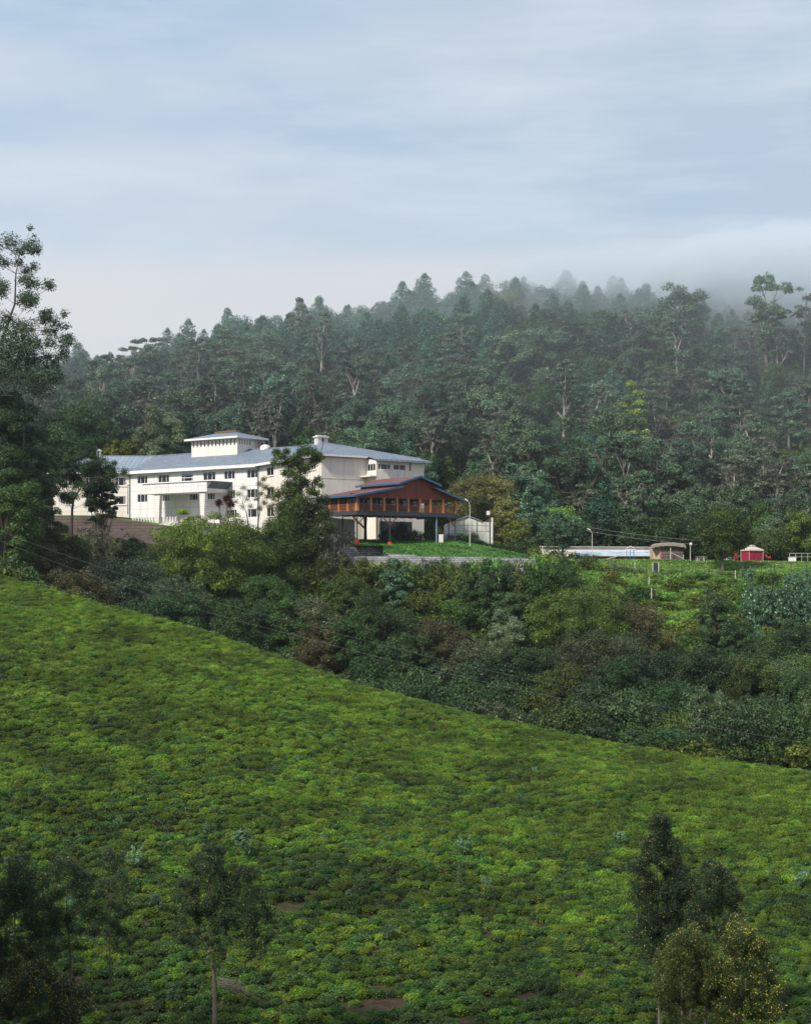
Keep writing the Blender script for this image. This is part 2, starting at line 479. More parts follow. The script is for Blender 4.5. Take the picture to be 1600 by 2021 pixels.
cy.sample_clamp_indirect = 4

# ------------------------------------------------------------------ ground sheet
def build_ground():
    t = np.linspace(-1, 1, 261); a = .3 * t + .9 * t ** 5
    Y = np.concatenate([np.linspace(-80, 55, 28), np.arange(56, 185, 1.0), np.arange(185, 345, 1.2), np.arange(346, 560, 5), np.arange(570, 1310, 25)])
    A, YY = np.meshgrid(a, Y); X = A * (60 + .9 * np.maximum(YY, 0))
    Z = gz(X, YY)
    n, m = A.shape
    idx = np.arange(n * m).reshape(n, m)
    Q = np.stack([idx[:-1, :-1], idx[:-1, 1:], idx[1:, 1:], idx[1:, :-1]], -1).reshape(-1, 4)
    mt, nt, b = new_mat('ground_soil_and_grass'); L = nt.links
    g = N(nt, 'ShaderNodeNewGeometry'); s = N(nt, 'ShaderNodeSeparateXYZ'); L.new(g.outputs['Position'], s.inputs[0])
    n1 = ramp(nt, noise(nt, .35, 6, g.outputs['Position'], .7), .42, .6)
    n2 = ramp(nt, noise(nt, 2.2, 4, g.outputs['Position'], .6), .4, .62)
    soil = mixc(nt, n2, (.040, .024, .018), (.075, .050, .040))
    soil = mixc(nt, n1, soil, (.030, .050, .014))
    floor = mixc(nt, n2, (.012, .020, .010), (.03, .04, .014))
    grass = mixc(nt, n2, (.055, .115, .016), (.12, .20, .028))
    grass = mixc(nt, ramp(nt, noise(nt, .12, 5, g.outputs['Position'], .6), .5, .62), grass, (.05, .065, .02))
    far = ramp(nt, s.outputs[1], 176, 182)
    ter = N(nt, 'ShaderNodeAttribute'); ter.attribute_name = 'terrace'
    c = mixc(nt, far, soil, mixc(nt, ter.outputs['Fac'], floor, grass))
    L.new(c, b.inputs['Base Color']); b.inputs['Roughness'].default_value = .95; b.inputs['Specular IOR Level'].default_value = .1
    me = mesh_np('ground', np.stack([X, YY, Z], -1).reshape(-1, 3), Q, mt, True)
    px = 800 + F * X / np.maximum(YY, 45)
    m1 = np.clip((YY - 244) / 6, 0, 1) * np.clip((312 - YY) / 6, 0, 1) * np.clip((px - 660) / 40, 0, 1)
    m2 = np.clip((YY - 303) / 2, 0, 1) * np.clip((322 - YY) / 6, 0, 1)
    at = me.attributes.new('terrace', 'FLOAT', 'POINT'); at.data.foreach_set('value', np.maximum(m1, m2).ravel().astype(np.float32))
    o = put('ground', me); tag(o, 'sloping ground of soil, grass and forest floor', 'ground', kind='structure')
build_ground()

# ================================================================== BUILDINGS
AB = atan2(-.5, 14.6)
A_, B_, C_, D_ = np.array([-67.6, 324.5]), np.array([-53.0, 324.0]), np.array([-26.1, 303.0]), np.array([-13.9, 280.0])
dDE = unit(np.array([18.3, 13.0])); E_ = D_ + dDE * 18.74
def dirn(p, q): return unit(q - p)
def inw(d): return np.array([-d[1], d[0]])
dAB, dBC, dCD = dirn(A_, B_), dirn(B_, C_), dirn(C_, D_)
def isect(p, d, q, e):
    t = np.linalg.solve(np.array([d, -e]).T, q - p); return p + d * t[0]
def miter(p, d1, o1, d2, o2):
    return isect(p + inw(d1) * o1, d1, p + inw(d2) * o2, d2)
def ang(d): return atan2(d[1], d[0])

M = {}
M['cream'] = plain('cream_render', (.76, .71, .66), .85, .08, 1.3, (.60, .555, .50), stretch=(1, 1, .12))
M['panel'] = courses('white_wall_panels', ang(dBC), 1.9, 3.5, (.70, .685, .69), (.665, .65, .665), (.42, .43, .46), .035, stain=.3, offset=0)
M['white'] = plain('white_paint', (.74, .73, .72), .6, .1, .8)
M['offwhite'] = plain('weathered_white', (.60, .59, .57), .8, .35, 1.2, stretch=(1, 1, .3))
def slate(name, d): return courses(name, ang(d), 1.1, .22, (.155, .19, .25), (.225, .265, .33), (.10, .13, .18), .03, .55, stain=.5)
M['slateAB'] = courses('pale_sheet_roof', ang(dAB), .9, 5.0, (.21, .265, .325), (.26, .31, .36), (.14, .185, .23), .08, .5, stain=.35)
M['slateBC'] = slate('slate_roof_middle', dBC); M['slateCD'] = slate('slate_roof_east', dCD); M['slateDE'] = slate('slate_roof_hip', dDE)
M['dark'] = plain('dark_slate_cladding', (.12, .145, .165), .6, .3, 1.0)
M['frame'] = plain('white_window_frame', (.80, .80, .80), .5, .05)
M['curtain'] = plain('pale_curtain', (.34, .34, .37), .9, .2, 6, stretch=(3, 3, .2))
M['steel'] = plain('dark_painted_steel', (.045, .055, .070), .5, .3)
M['pipe'] = plain('blue_grey_pipe', (.16, .22, .27), .6, .2)
M['brownbox'] = plain('dark_brown_board', (.05, .03, .035), .7, .2)
M['orange'] = plain('varnished_orange_timber', (.56, .20, .065), .5, .35, 1.2, stretch=(4, 4, .6))
M['rail'] = plain('brown_timber_rail', (.30, .12, .07), .6, .3, 3)
M['redwood'] = courses('red_brown_boards', ang(dDE), .22, 6, (.25, .062, .040), (.18, .046, .032), (.10, .022, .02), .018, .6, stain=.4, offset=0)
M['blue'] = plain('blue_barge_paint', (.035, .11, .21), .45, .2)
M['redroof'] = courses('dull_red_sheet_roof', ang(dDE), .35, 8, (.17, .062, .060), (.14, .055, .055), (.09, .04, .04), .04, .5, stain=.35, offset=0)
M['brace'] = plain('brown_brace_timber', (.26, .13, .08), .7, .3)
M['redbase'] = plain('red_painted_concrete', (.62, .08, .05), .7, .25)
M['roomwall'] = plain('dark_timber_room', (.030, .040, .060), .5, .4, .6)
M['concrete'] = plain('pale_concrete_post', (.50, .50, .48), .8, .25, 2)
M['green_post'] = plain('dark_green_post', (.05, .09, .08), .5, .2)
M['wire'] = plain('dull_wire', (.20, .22, .22), .5, .1)
M['logs'] = courses('weathered_dark_logs', ang(np.array([1, 0.])), 7, .28, (.14, .105, .10), (.19, .15, .14), (.045, .03, .03), .045, .9, stain=.55, offset=.3)
M['palelogs'] = plain('pale_plank_wall', (.52, .42, .30), .9, .5, 1.4, stretch=(1, 1, 3))
M['thatch'] = plain('grey_thatch', (.30, .26, .22), .95, .5, 3, stretch=(1, 1, 3))
M['maroon'] = plain('maroon_curtain_cloth', (.32, .012, .055), .85, .45, 1.6, stretch=(3, 3, .15))
M['pinkred'] = plain('red_plastic', (.42, .03, .05), .5, .2)
M['canvas'] = plain('cream_canvas', (.50, .46, .41), .85, .15, 1)
M['bluesheet'] = plain('blue_white_sheet', (.46, .56, .68), .6, .55, .9, (.24, .32, .46), stretch=(1, 1, 3))
M['tan'] = plain('tan_plinth', (.36, .25, .16), .9, .4, .8)
m, nt, b = new_mat('window_glass')
gl = N(nt, 'ShaderNodeBsdfGlossy'); gl.inputs['Roughness'].default_value = .05; gl.inputs['Color'].default_value = (.8, .85, .9, 1)
tp = N(nt, 'ShaderNodeBsdfTransparent'); tp.inputs['Color'].default_value = (.42, .47, .52, 1)
mx = N(nt, 'ShaderNodeMixShader'); mx.inputs[0].default_value = .05
nt.links.new(tp.outputs[0], mx.inputs[1]); nt.links.new(gl.outputs[0], mx.inputs[2]); nt.links.new(mx.outputs[0], nt.nodes['Material Output'].inputs['Surface'])
M['glass'] = m

def wall_face(mb, fr, s0, s1, z0, z1, openings, depth=.3):
    xs = sorted({s0, s1, *[v for o in openings for v in o[:2]]}); zs = sorted({z0, z1, *[v for o in openings for v in o[2:4]]})
    for i in range(len(xs) - 1):
        for j in range(len(zs) - 1):
            cx, cz = (xs[i] + xs[i + 1]) / 2, (zs[j] + zs[j + 1]) / 2
            if any(o[0] < cx < o[1] and o[2] < cz < o[3] for o in openings): continue
            mb.poly(fr(xs[i], 0, zs[j]), fr(xs[i + 1], 0, zs[j]), fr(xs[i + 1], 0, zs[j + 1]), fr(xs[i], 0, zs[j + 1]))
    for a, b_, c, d in openings:
        for p, q in (((a, c), (b_, c)), ((b_, c), (b_, d)), ((b_, d), (a, d)), ((a, d), (a, c))):
            mb.poly(fr(p[0], 0, p[1]), fr(q[0], 0, q[1]), fr(q[0], depth, q[1]), fr(p[0], depth, p[1]))

def window(par, fr, s0, s1, z0, z1, mull=(.3, .7), transom=None, curtains=(), sill=False, w=.09):
    mb = MB(); n0, n1 = .10, .19
    mb.box(fr, s0 + .002, s1 - .002, n0, n1, z0 + .002, z0 + w); mb.box(fr, s0 + .002, s1 - .002, n0, n1, z1 - w, z1 - .002)
    mb.box(fr, s0 + .003, s0 + w, n0 + .003, n1 - .003, z0 + w, z1 - w); mb.box(fr, s1 - w, s1 - .003, n0 + .003, n1 - .003, z0 + w, z1 - w)
    for f in mull:
        c = s0 + (s1 - s0) * f; mb.box(fr, c - w / 2, c + w / 2, n0 + .005, n1 - .005, z0 + w, z1 - w)
    if transom:
        for tt in transom:
            c = z0 + (z1 - z0) * tt; mb.box(fr, s0 + w, s1 - w, n0 + .009, n1 - .009, c - w / 2, c + w / 2)
    o = mb.build('window', M['frame'], par)
    g = MB(); g.box(fr, s0 + .01, s1 - .01, .14, .15, z0 + .01, z1 - .01); g.build('pane', M['glass'], o)
    for a, b_ in curtains:
        c = MB(); sa, sb = s0 + (s1 - s0) * a, s0 + (s1 - s0) * b_; k = max(6, int((sb - sa) / .12))
        for i in range(k):
            x0, x1 = sa + (sb - sa) * i / k, sa + (sb - sa) * (i + 1) / k
            c.poly(fr(x0, .26 + .04 * (i % 2), z0), fr(x1, .26 + .04 * ((i + 1) % 2), z0), fr(x1, .26 + .04 * ((i + 1) % 2), z1), fr(x0, .26 + .04 * (i % 2), z1))
        c.build('curtain', M['curtain'], o)
    if sill:
        s = MB(); s.box(fr, s0 - .18, s1 + .18, -.16, .02, z0 - .16, z0 - .03); s.build('sill', M['cream'], o)
    return o

hot = thing('hotel_building', (-30, 305, 7), 'long white hillside hotel with blue-grey slate roof and square lantern tower', 'hotel')
EZ = 21.05                                   # wall head
fAB, fBC, fCD, fDE = frame(A_, dAB), frame(B_, dBC), frame(C_, dCD), frame(D_, dDE)
LAB, LBC, LCD = np.linalg.norm(B_ - A_), np.linalg.norm(C_ - B_), np.linalg.norm(D_ - C_)
def s_at(p, d, px):                          # distance along a wall line at which it is seen in photo column px
    k = (px - 800) / F; return float((k * p[1] - p[0]) / (d[0] - k * d[1]))
def win_spans(p, d, cols): return [(s_at(p, d, a), s_at(p, d, b)) for a, b in cols]

# middle wing
up = win_spans(B_, dBC, [(271, 291), (312, 334), (358, 381), (401, 425), (442, 463), (487, 509)])
UZ, MZ, LZ = (18.85, 20.4), (15.3, 16.85), (11.75, 13.3)
ops = [(a, b_, *UZ) for a, b_ in up]
mid = win_spans(B_, dBC, [(271, 291), (320, 334), (374, 390), (409, 424), (448, 464), (487, 509)])
ops += [(a, b_, *MZ) for a, b_ in mid]
low = win_spans(B_, dBC, [(447, 467), (489, 511)])
ops += [(a, b_, *LZ) for a, b_ in low]
ent = (s_at(B_, dBC, 380), s_at(B_, dBC, 396), 11.5, 14.2)
mb = MB(); wall_face(mb, fBC, 0, LBC, 8.0, EZ, ops)
mb.build('wall', M['panel'], hot, label='white panelled middle wing wall')
cur = [[(0, .3)], [(0, .55)], [], [(0, .6)], [(.1, .7)], [(0, .35)]]
for k, (a, b_) in enumerate(up):
    window(hot, fBC, a, b_, *UZ, mull=(.33, .72) if k != 2 else (.22, .9), transom=(.45, .78) if k == 2 else None, curtains=cur[k])
for k, (a, b_) in enumerate(mid): window(hot, fBC, a, b_, *MZ, mull=(.33, .72), curtains=[(0, 1)] if k < 2 else [(0, .25)])
for k, (a, b_) in enumerate(low): window(hot, fBC, a, b_, *LZ, mull=(.25, .78))
# left wing
wl = win_spans(A_, dAB, [(130, 146), (170, 190), (228, 249)])
wl = [(max(a, .4), b_) for a, b_ in wl]
ops = [(a, b_, 18.6, 20.2) for a, b_ in wl] + [(a, b_, 15.0, 16.6) for a, b_ in wl]
mb = MB(); wall_face(mb, fAB, 0, LAB, 9.0, EZ, ops); mb.build('wall', M['cream'], hot, label='cream left wing wall')
for a, b_ in wl:
    window(hot, fAB, a, b_, 18.6, 20.2, mull=(.28, .82), sill=True, curtains=[(0, .28)])
    window(hot, fAB, a, b_, 15.0, 16.6, mull=(.28, .82), sill=True, curtains=[(0, .15)])
mb = MB()
for z in (17.35, 13.7): mb.box(fAB, 0.02, LAB - .5, -.03, .0, z, z + .08)
mb.build('string_course', M['cream'], hot)
mb = MB(); mb.tube([fBC(.35, -.12, 9.5), fBC(.35, -.12, 20.9)], .13, 8); mb.build('downpipe', M['pipe'], hot)
mb = MB(); mb.tube([fBC(LBC - .35, -.12, 8.5), fBC(LBC - .35, -.12, 20.9)], .11, 8); mb.build('downpipe', M['pipe'], hot)
# east wing
w3 = win_spans(C_, dCD, [(526, 540), (566, 577), (613, 623)])
ops = [(a, b_, 18.95, 20.5) for a, b_ in w3] + [(a, b_, 15.3, 16.9) for a, b_ in w3] + [(a, b_, 11.7, 13.3) for a, b_ in w3[:2]]
mb = MB(); wall_face(mb, fCD, 0, LCD, 6.0, EZ, ops)
mb.build('wall', M['cream'], hot, label='cream east wing wall')
for k, o in enumerate(ops): window(hot, fCD, o[0], o[1], o[2], o[3], mull=(.5,) if o[1] - o[0] > 1.5 else (.4,), sill=True)
# end wall, with the projecting stair block
tW = 8.9; pr = 3.06; LDE = 18.74
door = (s_at(D_, dDE, 735), s_at(D_, dDE, 740), 6.0, 9.3)
mb = MB(); wall_face(mb, fDE, 0, tW, 6.0, EZ, [door])
mb.box(fDE, 0, tW, -.05, 0, 17.35, 17.45)
mb.build('wall', M['cream'], hot, label='blank cream end wall')
mb = MB(); mb.box(fDE, door[0], door[1], .05, .12, 6.0, 9.28); mb.build('door', M['brownbox'], hot)
W0 = fDE(tW, 0, 0)[:2]; W0f = fDE(tW, -pr, 0)[:2]; W1f = fDE(LDE, -pr, 0)[:2]
fS = frame(W0, -inw(dDE)); fB = frame(W0f, dDE)
ops = [(.35, 2.75, 18.75, 19.95), (.5, 1.15, 15.2, 17.0), (1.45, 1.95, 15.2, 17.0)]
mb = MB(); wall_face(mb, fS, 0, pr, 6.0, 20.75, ops); mb.build('wall', M['cream'], hot)
window(hot, fS, *ops[0], mull=(.33, .66)); window(hot, fS, *ops[1], mull=()); window(hot, fS, *ops[2], mull=())
mb = MB(); mb.box(fDE, tW - 1.3, tW + .02, -pr - .05, .0, 17.75, 17.95); mb.build('canopy_slab', M['cream'], hot)
bw = [(s_at(W0f, dDE, a), s_at(W0f, dDE, b_)) for a, b_ in ((746, 771), (776, 801))]
ops = [(a, b_, 19.0, 20.0) for a, b_ in bw]
mb = MB(); wall_face(mb, fB, 0, LDE - tW, 6.0, 20.55, ops)
pp = s_at(W0f, dDE, 809)
mb.build('wall', M['cream'], hot, label='cream stair block front wall')
window(hot, fB, *ops[0], mull=(.22, .76)); window(hot, fB, *ops[1], mull=(.5,))
mb = MB(); mb.tube([fB(pp, -.12, 19.0), fB(pp, -.12, 20.3)], .09, 6); mb.build('downpipe', M['steel'], hot)
# unseen back and side walls
A2 = A_ + inw(dAB) * 20; B2 = miter(B_, dAB, 20, dBC, 20); C2 = miter(C_, dBC, 20, dCD, 18.7)
mb = MB()
for p, q in ((A_, A2), (A2, B2), (B2, C2), (C2, E_), (E_, W1f)):
    zt = 20.55 if q is W1f else EZ
    mb.poly((*p, 6), (*q, 6), (*q, zt), (*p, zt))
mb.build('wall', M['cream'], hot, label='rear wall')
# roofs
O = -.95; RZ = EZ + .22; SL = .345
HB, HC = 10.0, 9.35
Ae = isect(A_ + inw(dAB) * O, dAB, A_ + np.array([-.95, 0]), inw(dAB)); Be = miter(B_, dAB, O, dBC, O); Ce = miter(C_, dBC, O, dCD, O); De = miter(D_, dCD, O, dDE, O)
Ee = isect(D_ + inw(dDE) * O, dDE, E_ + dDE * .95, inw(dDE))
TOP = RZ + SL * (HB - O)
R1 = miter(B_, dAB, HB, dBC, HB); Q_ = miter(C_, dBC, HB, dCD, HC); Pk = (D_ + inw(dCD) * HC) - dCD * 19.5
R0 = R1 - dAB * 12.0
A2e = A2 + inw(dAB) * .95 + np.array([-.95, 0]); B2e = miter(B_, dAB, 20.95, dBC, 20.95); C2e = miter(C_, dBC, 20.95, dCD, 19.65)
E2 = Ee
def v3(p, z): return (float(p[0]), float(p[1]), float(z))
def roofpart(polys, mat, label=None):
    mb = MB()
    for pl in polys: mb.slab(pl, (0, 0, -.14))
    return mb.build('roof', mat, hot, label=label)
roofpart([[v3(Ae, RZ), v3(Be, RZ), v3(R1, TOP), v3(R0, TOP)], [v3(Ae, RZ), v3(R0, TOP), v3(A2e, RZ)], [v3(A2e, RZ), v3(R0, TOP), v3(R1, TOP), v3(B2e, RZ)]], M['slateAB'])
roofpart([[v3(Be, RZ), v3(Ce, RZ), v3(Q_, TOP), v3(R1, TOP)], [v3(R1, TOP), v3(Q_, TOP), v3(C2e, RZ), v3(B2e, RZ)]], M['slateBC'])
roofpart([[v3(Ce, RZ), v3(De, RZ), v3(Pk, TOP), v3(Q_, TOP)], [v3(Q_, TOP), v3(Pk, TOP), v3(Ee, RZ), v3(C2e, RZ)]], M['slateCD'])
# hip end continued down over the stair block
nrm = np.cross(np.array(v3(Ee, RZ)) - np.array(v3(De, RZ)), np.array(v3(Pk, TOP)) - np.array(v3(De, RZ)))
def hipz(p): d0 = np.array(v3(De, RZ)); return d0[2] - (nrm[0] * (p[0] - d0[0]) + nrm[1] * (p[1] - d0[1])) / nrm[2]
x0, x1 = fDE(tW - .35, O + .03, 0)[:2], fDE(tW - .35, -pr - .9, 0)[:2]; x2 = fDE(LDE + .95, -pr - .9, 0)[:2]; x3 = fDE(LDE + .95, O + .03, 0)[:2]
roofpart([[v3(De, RZ), v3(Ee, RZ), v3(Pk, TOP)], [v3(x0, hipz(x0)), v3(x1, hipz(x1)), v3(x2, hipz(x2)), v3(x3, hipz(x3))]], M['slateDE'])
# ridge caps
mb = MB()
for p, q in ((R0, R1), (R1, Q_), (Q_, Pk)): mb.bar(v3(p, TOP + .05), v3(q, TOP + .05), .35, .14)
for p, q in ((De, Pk), (Ee, Pk), (Ae, R0)): mb.bar(v3(p, RZ + .06), v3(q, TOP + .06), .3, .12)
mb.build('ridge_capping', M['slateBC'], hot)
# fascias and soffits
def fascia(p, q, hgt=.42, th=.06, z=RZ, mat='white'):
    f = frame(p, q - p); L = np.linalg.norm(q - p); mb = MB(); mb.box(f, 0, L, -th, -.004, z - hgt, z + .02); mb.build('fascia', M[mat], hot)
fascia(Ae, Be); fascia(Be, Ce, .55); fascia(Ce, De); fascia(De, x0, .30)
zx = hipz(x1); f = frame(x1, x2 - x1); mb = MB(); mb.box(f, 0, np.linalg.norm(x2 - x1), -.12, -.004, zx - .32, zx + .01); mb.build('gutter', M['slateAB'], hot)
mb = MB()
for (a, b_, fr, o) in ((Ae, Be, fAB, 0), (Be, Ce, fBC, 0), (Ce, De, fCD, 0), (De, x0, fDE, 0)):
    pass
mb.poly(v3(Ae, RZ - .2), v3(Be, RZ - .2), (*B_, RZ - .2), (*A_, RZ - .2)); mb.poly(v3(Be, RZ - .2), v3(Ce, RZ - .2), (*C_, RZ - .2), (*B_, RZ - .2))
mb.poly(v3(Ce, RZ - .2), v3(De, RZ - .2), (*D_, RZ - .2), (*C_, RZ - .2)); mb.poly(v3(De, RZ - .2), v3(x0, RZ - .2), (*W0, RZ - .2), (*D_, RZ - .2))
mb.build('soffit', M['offwhite'], hot)
for L, f in ((LAB, fAB), (tW - .5, fDE)):
    mb = MB()
    mb.box(f, .1, L, -.3, -.24, EZ - .1, EZ + .012)
    for s in np.arange(.4, L, .75): mb.box(f, s, s + .16, -.85, -.01, EZ - .12, EZ + .015)
    mb.build('rafter_ends', M['brownbox'], hot)
# chimneys
def chimney(c, zb, w, h, d=1.2, ang_=dDE):
    f = frame(c, ang_); mb = MB(); mb.box(f, -w / 2, w / 2, -d / 2, d / 2, zb, zb + h)
    o = mb.build('chimney', M['offwhite'], hot)
    mb = MB(); mb.box(f, -w / 2 - .22, w / 2 + .22, -d / 2 - .2, d / 2 + .2, zb + h, zb + h + .22); mb.box(f, -w / 2 + .1, w / 2 - .1, -d / 2 + .1, d / 2 - .1, zb + h + .22, zb + h + .42)
    mb.build('chimney_cap', M['offwhite'], o)
    mb = MB(); mb.box(f, -.2, .2, -d / 2 - .02, -d / 2 + .1, zb + .3, zb + h - .02); mb.build('flue_opening', M['steel'], o)
chimney(Pk + np.array([-.3, .2]), TOP - .5, 2.1, 1.35)
cx = R0 + dAB * .8
chimney(cx, TOP - .3, .75, 1.25, .8, dAB)
# tower
t0 = B_ + inw(dBC) * 7; ta = s_at(t0, dBC, 378); tb = s_at(t0, dBC, 468.5)
fT = frame(t0, dBC); TD = 6.6; TZ = 27.35
sl = []; ns = 12
for i in range(ns):
    c = ta + (tb - ta) * (i + .62) / (ns + .35); sl.append((c - .2, c + .2, TZ - 1.5, TZ - .40))
mb = MB(); wall_face(mb, fT, ta, tb, 22.0, TZ, sl, .35)
fR = frame(fT(tb, 0, 0), inw(dBC))
sr = [(.45 + i * .72, .45 + i * .72 + .3, TZ - 1.35, TZ - .42) for i in range(5)]
wall_face(mb, fR, 0, 4.6, 22.0, TZ, sr, .35)
mb.poly(fT(ta, 0, 22), fT(ta, TD, 22), fT(ta, TD, TZ), fT(ta, 0, TZ)); mb.poly(fT(ta, TD, 22), fT(tb, TD, 22), fT(tb, TD, TZ), fT(ta, TD, TZ))
mb.poly(fT(tb, 4.6, 22), fT(tb - .8, 4.6, 22), fT(tb - .8, 4.6, TZ), fT(tb, 4.6, TZ)); mb.poly(fT(tb - .8, 4.6, 22), fT(tb - .8, TD, 22), fT(tb - .8, TD, TZ), fT(tb - .8, 4.6, TZ))
tw = mb.build('tower', M['cream'], hot)
mb = MB(); mb.box(fT, ta + .4, tb - .4, .5, .56, TZ - 1.6, TZ - .1); mb.box(fT, tb - .9, tb - .84, .6, 4.4, TZ - 1.6, TZ - .1); mb.build('slot_backing', M['steel'], tw)
ov = .95; z0 = TZ + .06; z1 = TZ + 1.25
c4 = [fT(ta - ov, -ov, z0), fT(tb + ov, -ov, z0), fT(tb + ov, TD + ov, z0), fT(ta - ov, TD + ov, z0)]
ra, rb = fT(ta + 3.3, TD / 2, z1), fT(tb - 3.3, TD / 2, z1)
mb = MB(); mb.slab([c4[0], c4[1], rb, ra], (0, 0, -.1)); mb.slab([c4[1], c4[2], rb], (0, 0, -.1)); mb.slab([c4[2], c4[3], ra, rb], (0, 0, -.1)); mb.slab([c4[3], c4[0], ra], (0, 0, -.1))
mb.build('tower_roof', M['slateBC'], tw)
mb = MB()
for i in range(4):
    p, q = c4[i][:2], c4[(i + 1) % 4][:2]; f = frame(p, q - p); mb.box(f, 0, np.linalg.norm(q - p) , -.05, -.003, z0 - .34, z0 + .0)
mb.build('tower_fascia', M['white'], tw)
mb = MB()
mb.box(fT, ta + .2, tb - .1, -.3, -.24, TZ - .13, TZ - .03)
for s in np.arange(ta + .3, tb, .62): mb.box(fT, s, s + .14, -.88, -.01, TZ - .14, TZ - .02)
mb.build('rafter_ends', M['steel'], tw)
mb = MB(); mb.box(fT, tb - .75, tb + .15, 4.8, 6.4, 23.0, 25.3); mb.build('tank_box', M['brownbox'], tw)
o = MB(); o.bar(ra + np.array([.2, 0, .22]), rb + np.array([0, 0, .22]), .25, .35)
solid('roof_board', o, plain('rusty_brown_board', (.17, .11, .05), .9), 'rusty brown board lying along the tower roof ridge', 'board')
# water tank behind the ridge
mb = MB(); wt = P(523.5, 889, 316); k = 12
prof = [(0, .02), (.95, .02), (.98, .35), (.9, .75), (.55, 1.0), (.22, 1.08), (0, 1.08)]
base = []
for r, z in prof: base.append([wt + np.array([r * cos(2 * pi * i / k), r * sin(2 * pi * i / k), z]) for i in range(k)])
mb.add([q for r in base for q in r], [(a * k + j, a * k + (j + 1) % k, (a + 1) * k + (j + 1) % k, (a + 1) * k + j) for a in range(len(prof) - 1) for j in range(k)])
solid('water_tank', mb, M['white'], 'small rounded white tank on the roof right of the tower', 'water tank')
# porch canopy
pa, pb, pp = s_at(B_ - inw(dBC) * 5.4, dBC, 282.5), 27.4, 5.4
mb = MB(); mb.box(fBC, pa, pb - 1.2, -pp, -.01, 16.4, 18.2)
cn = mb.build('porch_canopy', M['panel'], hot)
mb = MB(); mb.box(fBC, pa - .1, pb + .0, -pp - .12, -.02, 18.204, 18.30); mb.build('canopy_edge', plain('green_grey_flashing', (.10, .17, .15), .6), cn)
mb = MB(); mb.slab([fBC(pb - 1.195, -pp + .01, 17.0), fBC(pb, -pp + .01, 18.19), fBC(pb - 1.195, -pp + .01, 18.19)], fBC(0, pp - .05, 0) - fBC(0, 0, 0)); mb.build('slate_slope', M['dark'], cn)
for px_ in (313, 402):
    s = s_at(B_ - inw(dBC) * 4.7, dBC, px_); mb = MB()
    def rect(z, h): return [fBC(s - h, -4.7 - .35, z), fBC(s + h, -4.7 - .35, z), fBC(s + h, -4.7 + .35, z), fBC(s - h, -4.7 + .35, z)]
    mb.add(rect(10.0, .38) + rect(16.4, .72), [(0, 1, 5, 4), (1, 2, 6, 5), (2, 3, 7, 6), (3, 0, 4, 7), (4, 5, 6, 7), (3, 2, 1, 0)])
    mb.build('canopy_pillar', courses('pale_stone_blocks', ang(dBC), 1.6, .4, (.74, .70, .68), (.66, .62, .61), (.42, .38, .38), .03), cn)
# entrance terrace and low parapet
mb = MB(); mb.box(fBC, 3, 27, -7.5, -.02, 8.5, 10.75); tp_ = solid('entrance_terrace', mb, M['offwhite'], 'low pale terrace under the porch canopy', 'terrace')
mb = MB(); fpar = frame(P(262, 1030, 315)[:2], np.array([1, -.45]))
for i in range(16): mb.box(fpar, i * .62, i * .62 + .3, -.1, .1, 11.3, 12.15)
mb.box(fpar, 0, 16 * .62, -.12, .12, 10.2, 11.3)
solid('balustrade', mb, M['offwhite'], 'short weathered white balustrade left of the porch', 'balustrade')

# ------------------------------------------------------------------ timber pavilion on posts
G_ = np.array([-7.55, 262.0]); fG = frame(G_, np.array([.816, .578])); GL, GD = 19.3, 11.0; FZ0 = 11.15
pav = thing('timber_pavilion', fG(GL / 2, GD / 2, 6), 'red-brown timber dining pavilion with blue-edged roof raised on steel posts', 'pavilion')
CZ = 13.42
mb = MB(); mb.box(fG, 0, GL, 0, GD, FZ0 - .12, FZ0); mb.build('deck_floor', M['rail'], pav)
mb = MB()
mb.box(fG, -.1, GL + .1, -.12, .02, FZ0 - .62, FZ0 + .02); mb.box(fG, -.12, 0, .025, GD, FZ0 - .6, FZ0 + .0); mb.box(fG, GL, GL + .12, .025, GD, FZ0 - .6, FZ0)
for s in np.arange(1.5, GL, 1.6): mb.box(fG, s, s + .12, .05, GD - .1, FZ0 - .5, FZ0 - .13)
mb.build('edge_beam', M['steel'], pav)
cols_px = [704, 732, 758, 784, 806, 829, 850, 875, 899]
us = [s_at(G_, np.array([.816, .578]), p) for p in cols_px]; us[0] = .1; us[-1] = min(us[-1], GL - .05)
def taper(mb, f, s, n, h0, h1, z0, z1):
    mb.add([f(s - h0, n - h0, z0), f(s + h0, n - h0, z0), f(s + h0, n + h0, z0), f(s - h0, n + h0, z0),
            f(s - h1, n - h1, z1), f(s + h1, n - h1, z1), f(s + h1, n + h1, z1), f(s - h1, n + h1, z1)],
           [(0, 1, 5, 4), (1, 2, 6, 5), (2, 3, 7, 6), (3, 0, 4, 7), (4, 5, 6, 7), (3, 2, 1, 0)])
for i, u in enumerate(us):
    mb = MB(); taper(mb, fG, u, .12, .24 if i == 0 else .18, .13, FZ0, CZ); mb.build('column', M['orange'], pav)
vs = [2.6, 5.2, 7.8, 10.4]
for v in vs:
    mb = MB(); taper(mb, fG, .12, v, .16, .12, FZ0, CZ); mb.build('column', M['orange'], pav)
    if v > 3: 
        mb = MB(); taper(mb, fG, GL - .15, v, .14, .11, FZ0, CZ); mb.build('column', M['orange'], pav)
def railing(f, a, b_, n=.1):
    mb = MB(); mb.box(f, a, b_, n - .05, n + .05, FZ0 + 1.08, FZ0 + 1.18); mb.box(f, a, b_, n - .03, n + .03, FZ0 + .1, FZ0 + .17)
    k = max(3, int((b_ - a) / .2))
    for i in range(1, k):
        c = a + (b_ - a) * i / k; mb.box(f, c - .03, c + .03, n - .02, n + .02, FZ0 + .17, FZ0 + 1.08)
    return mb.build('railing', M['rail'], pav)
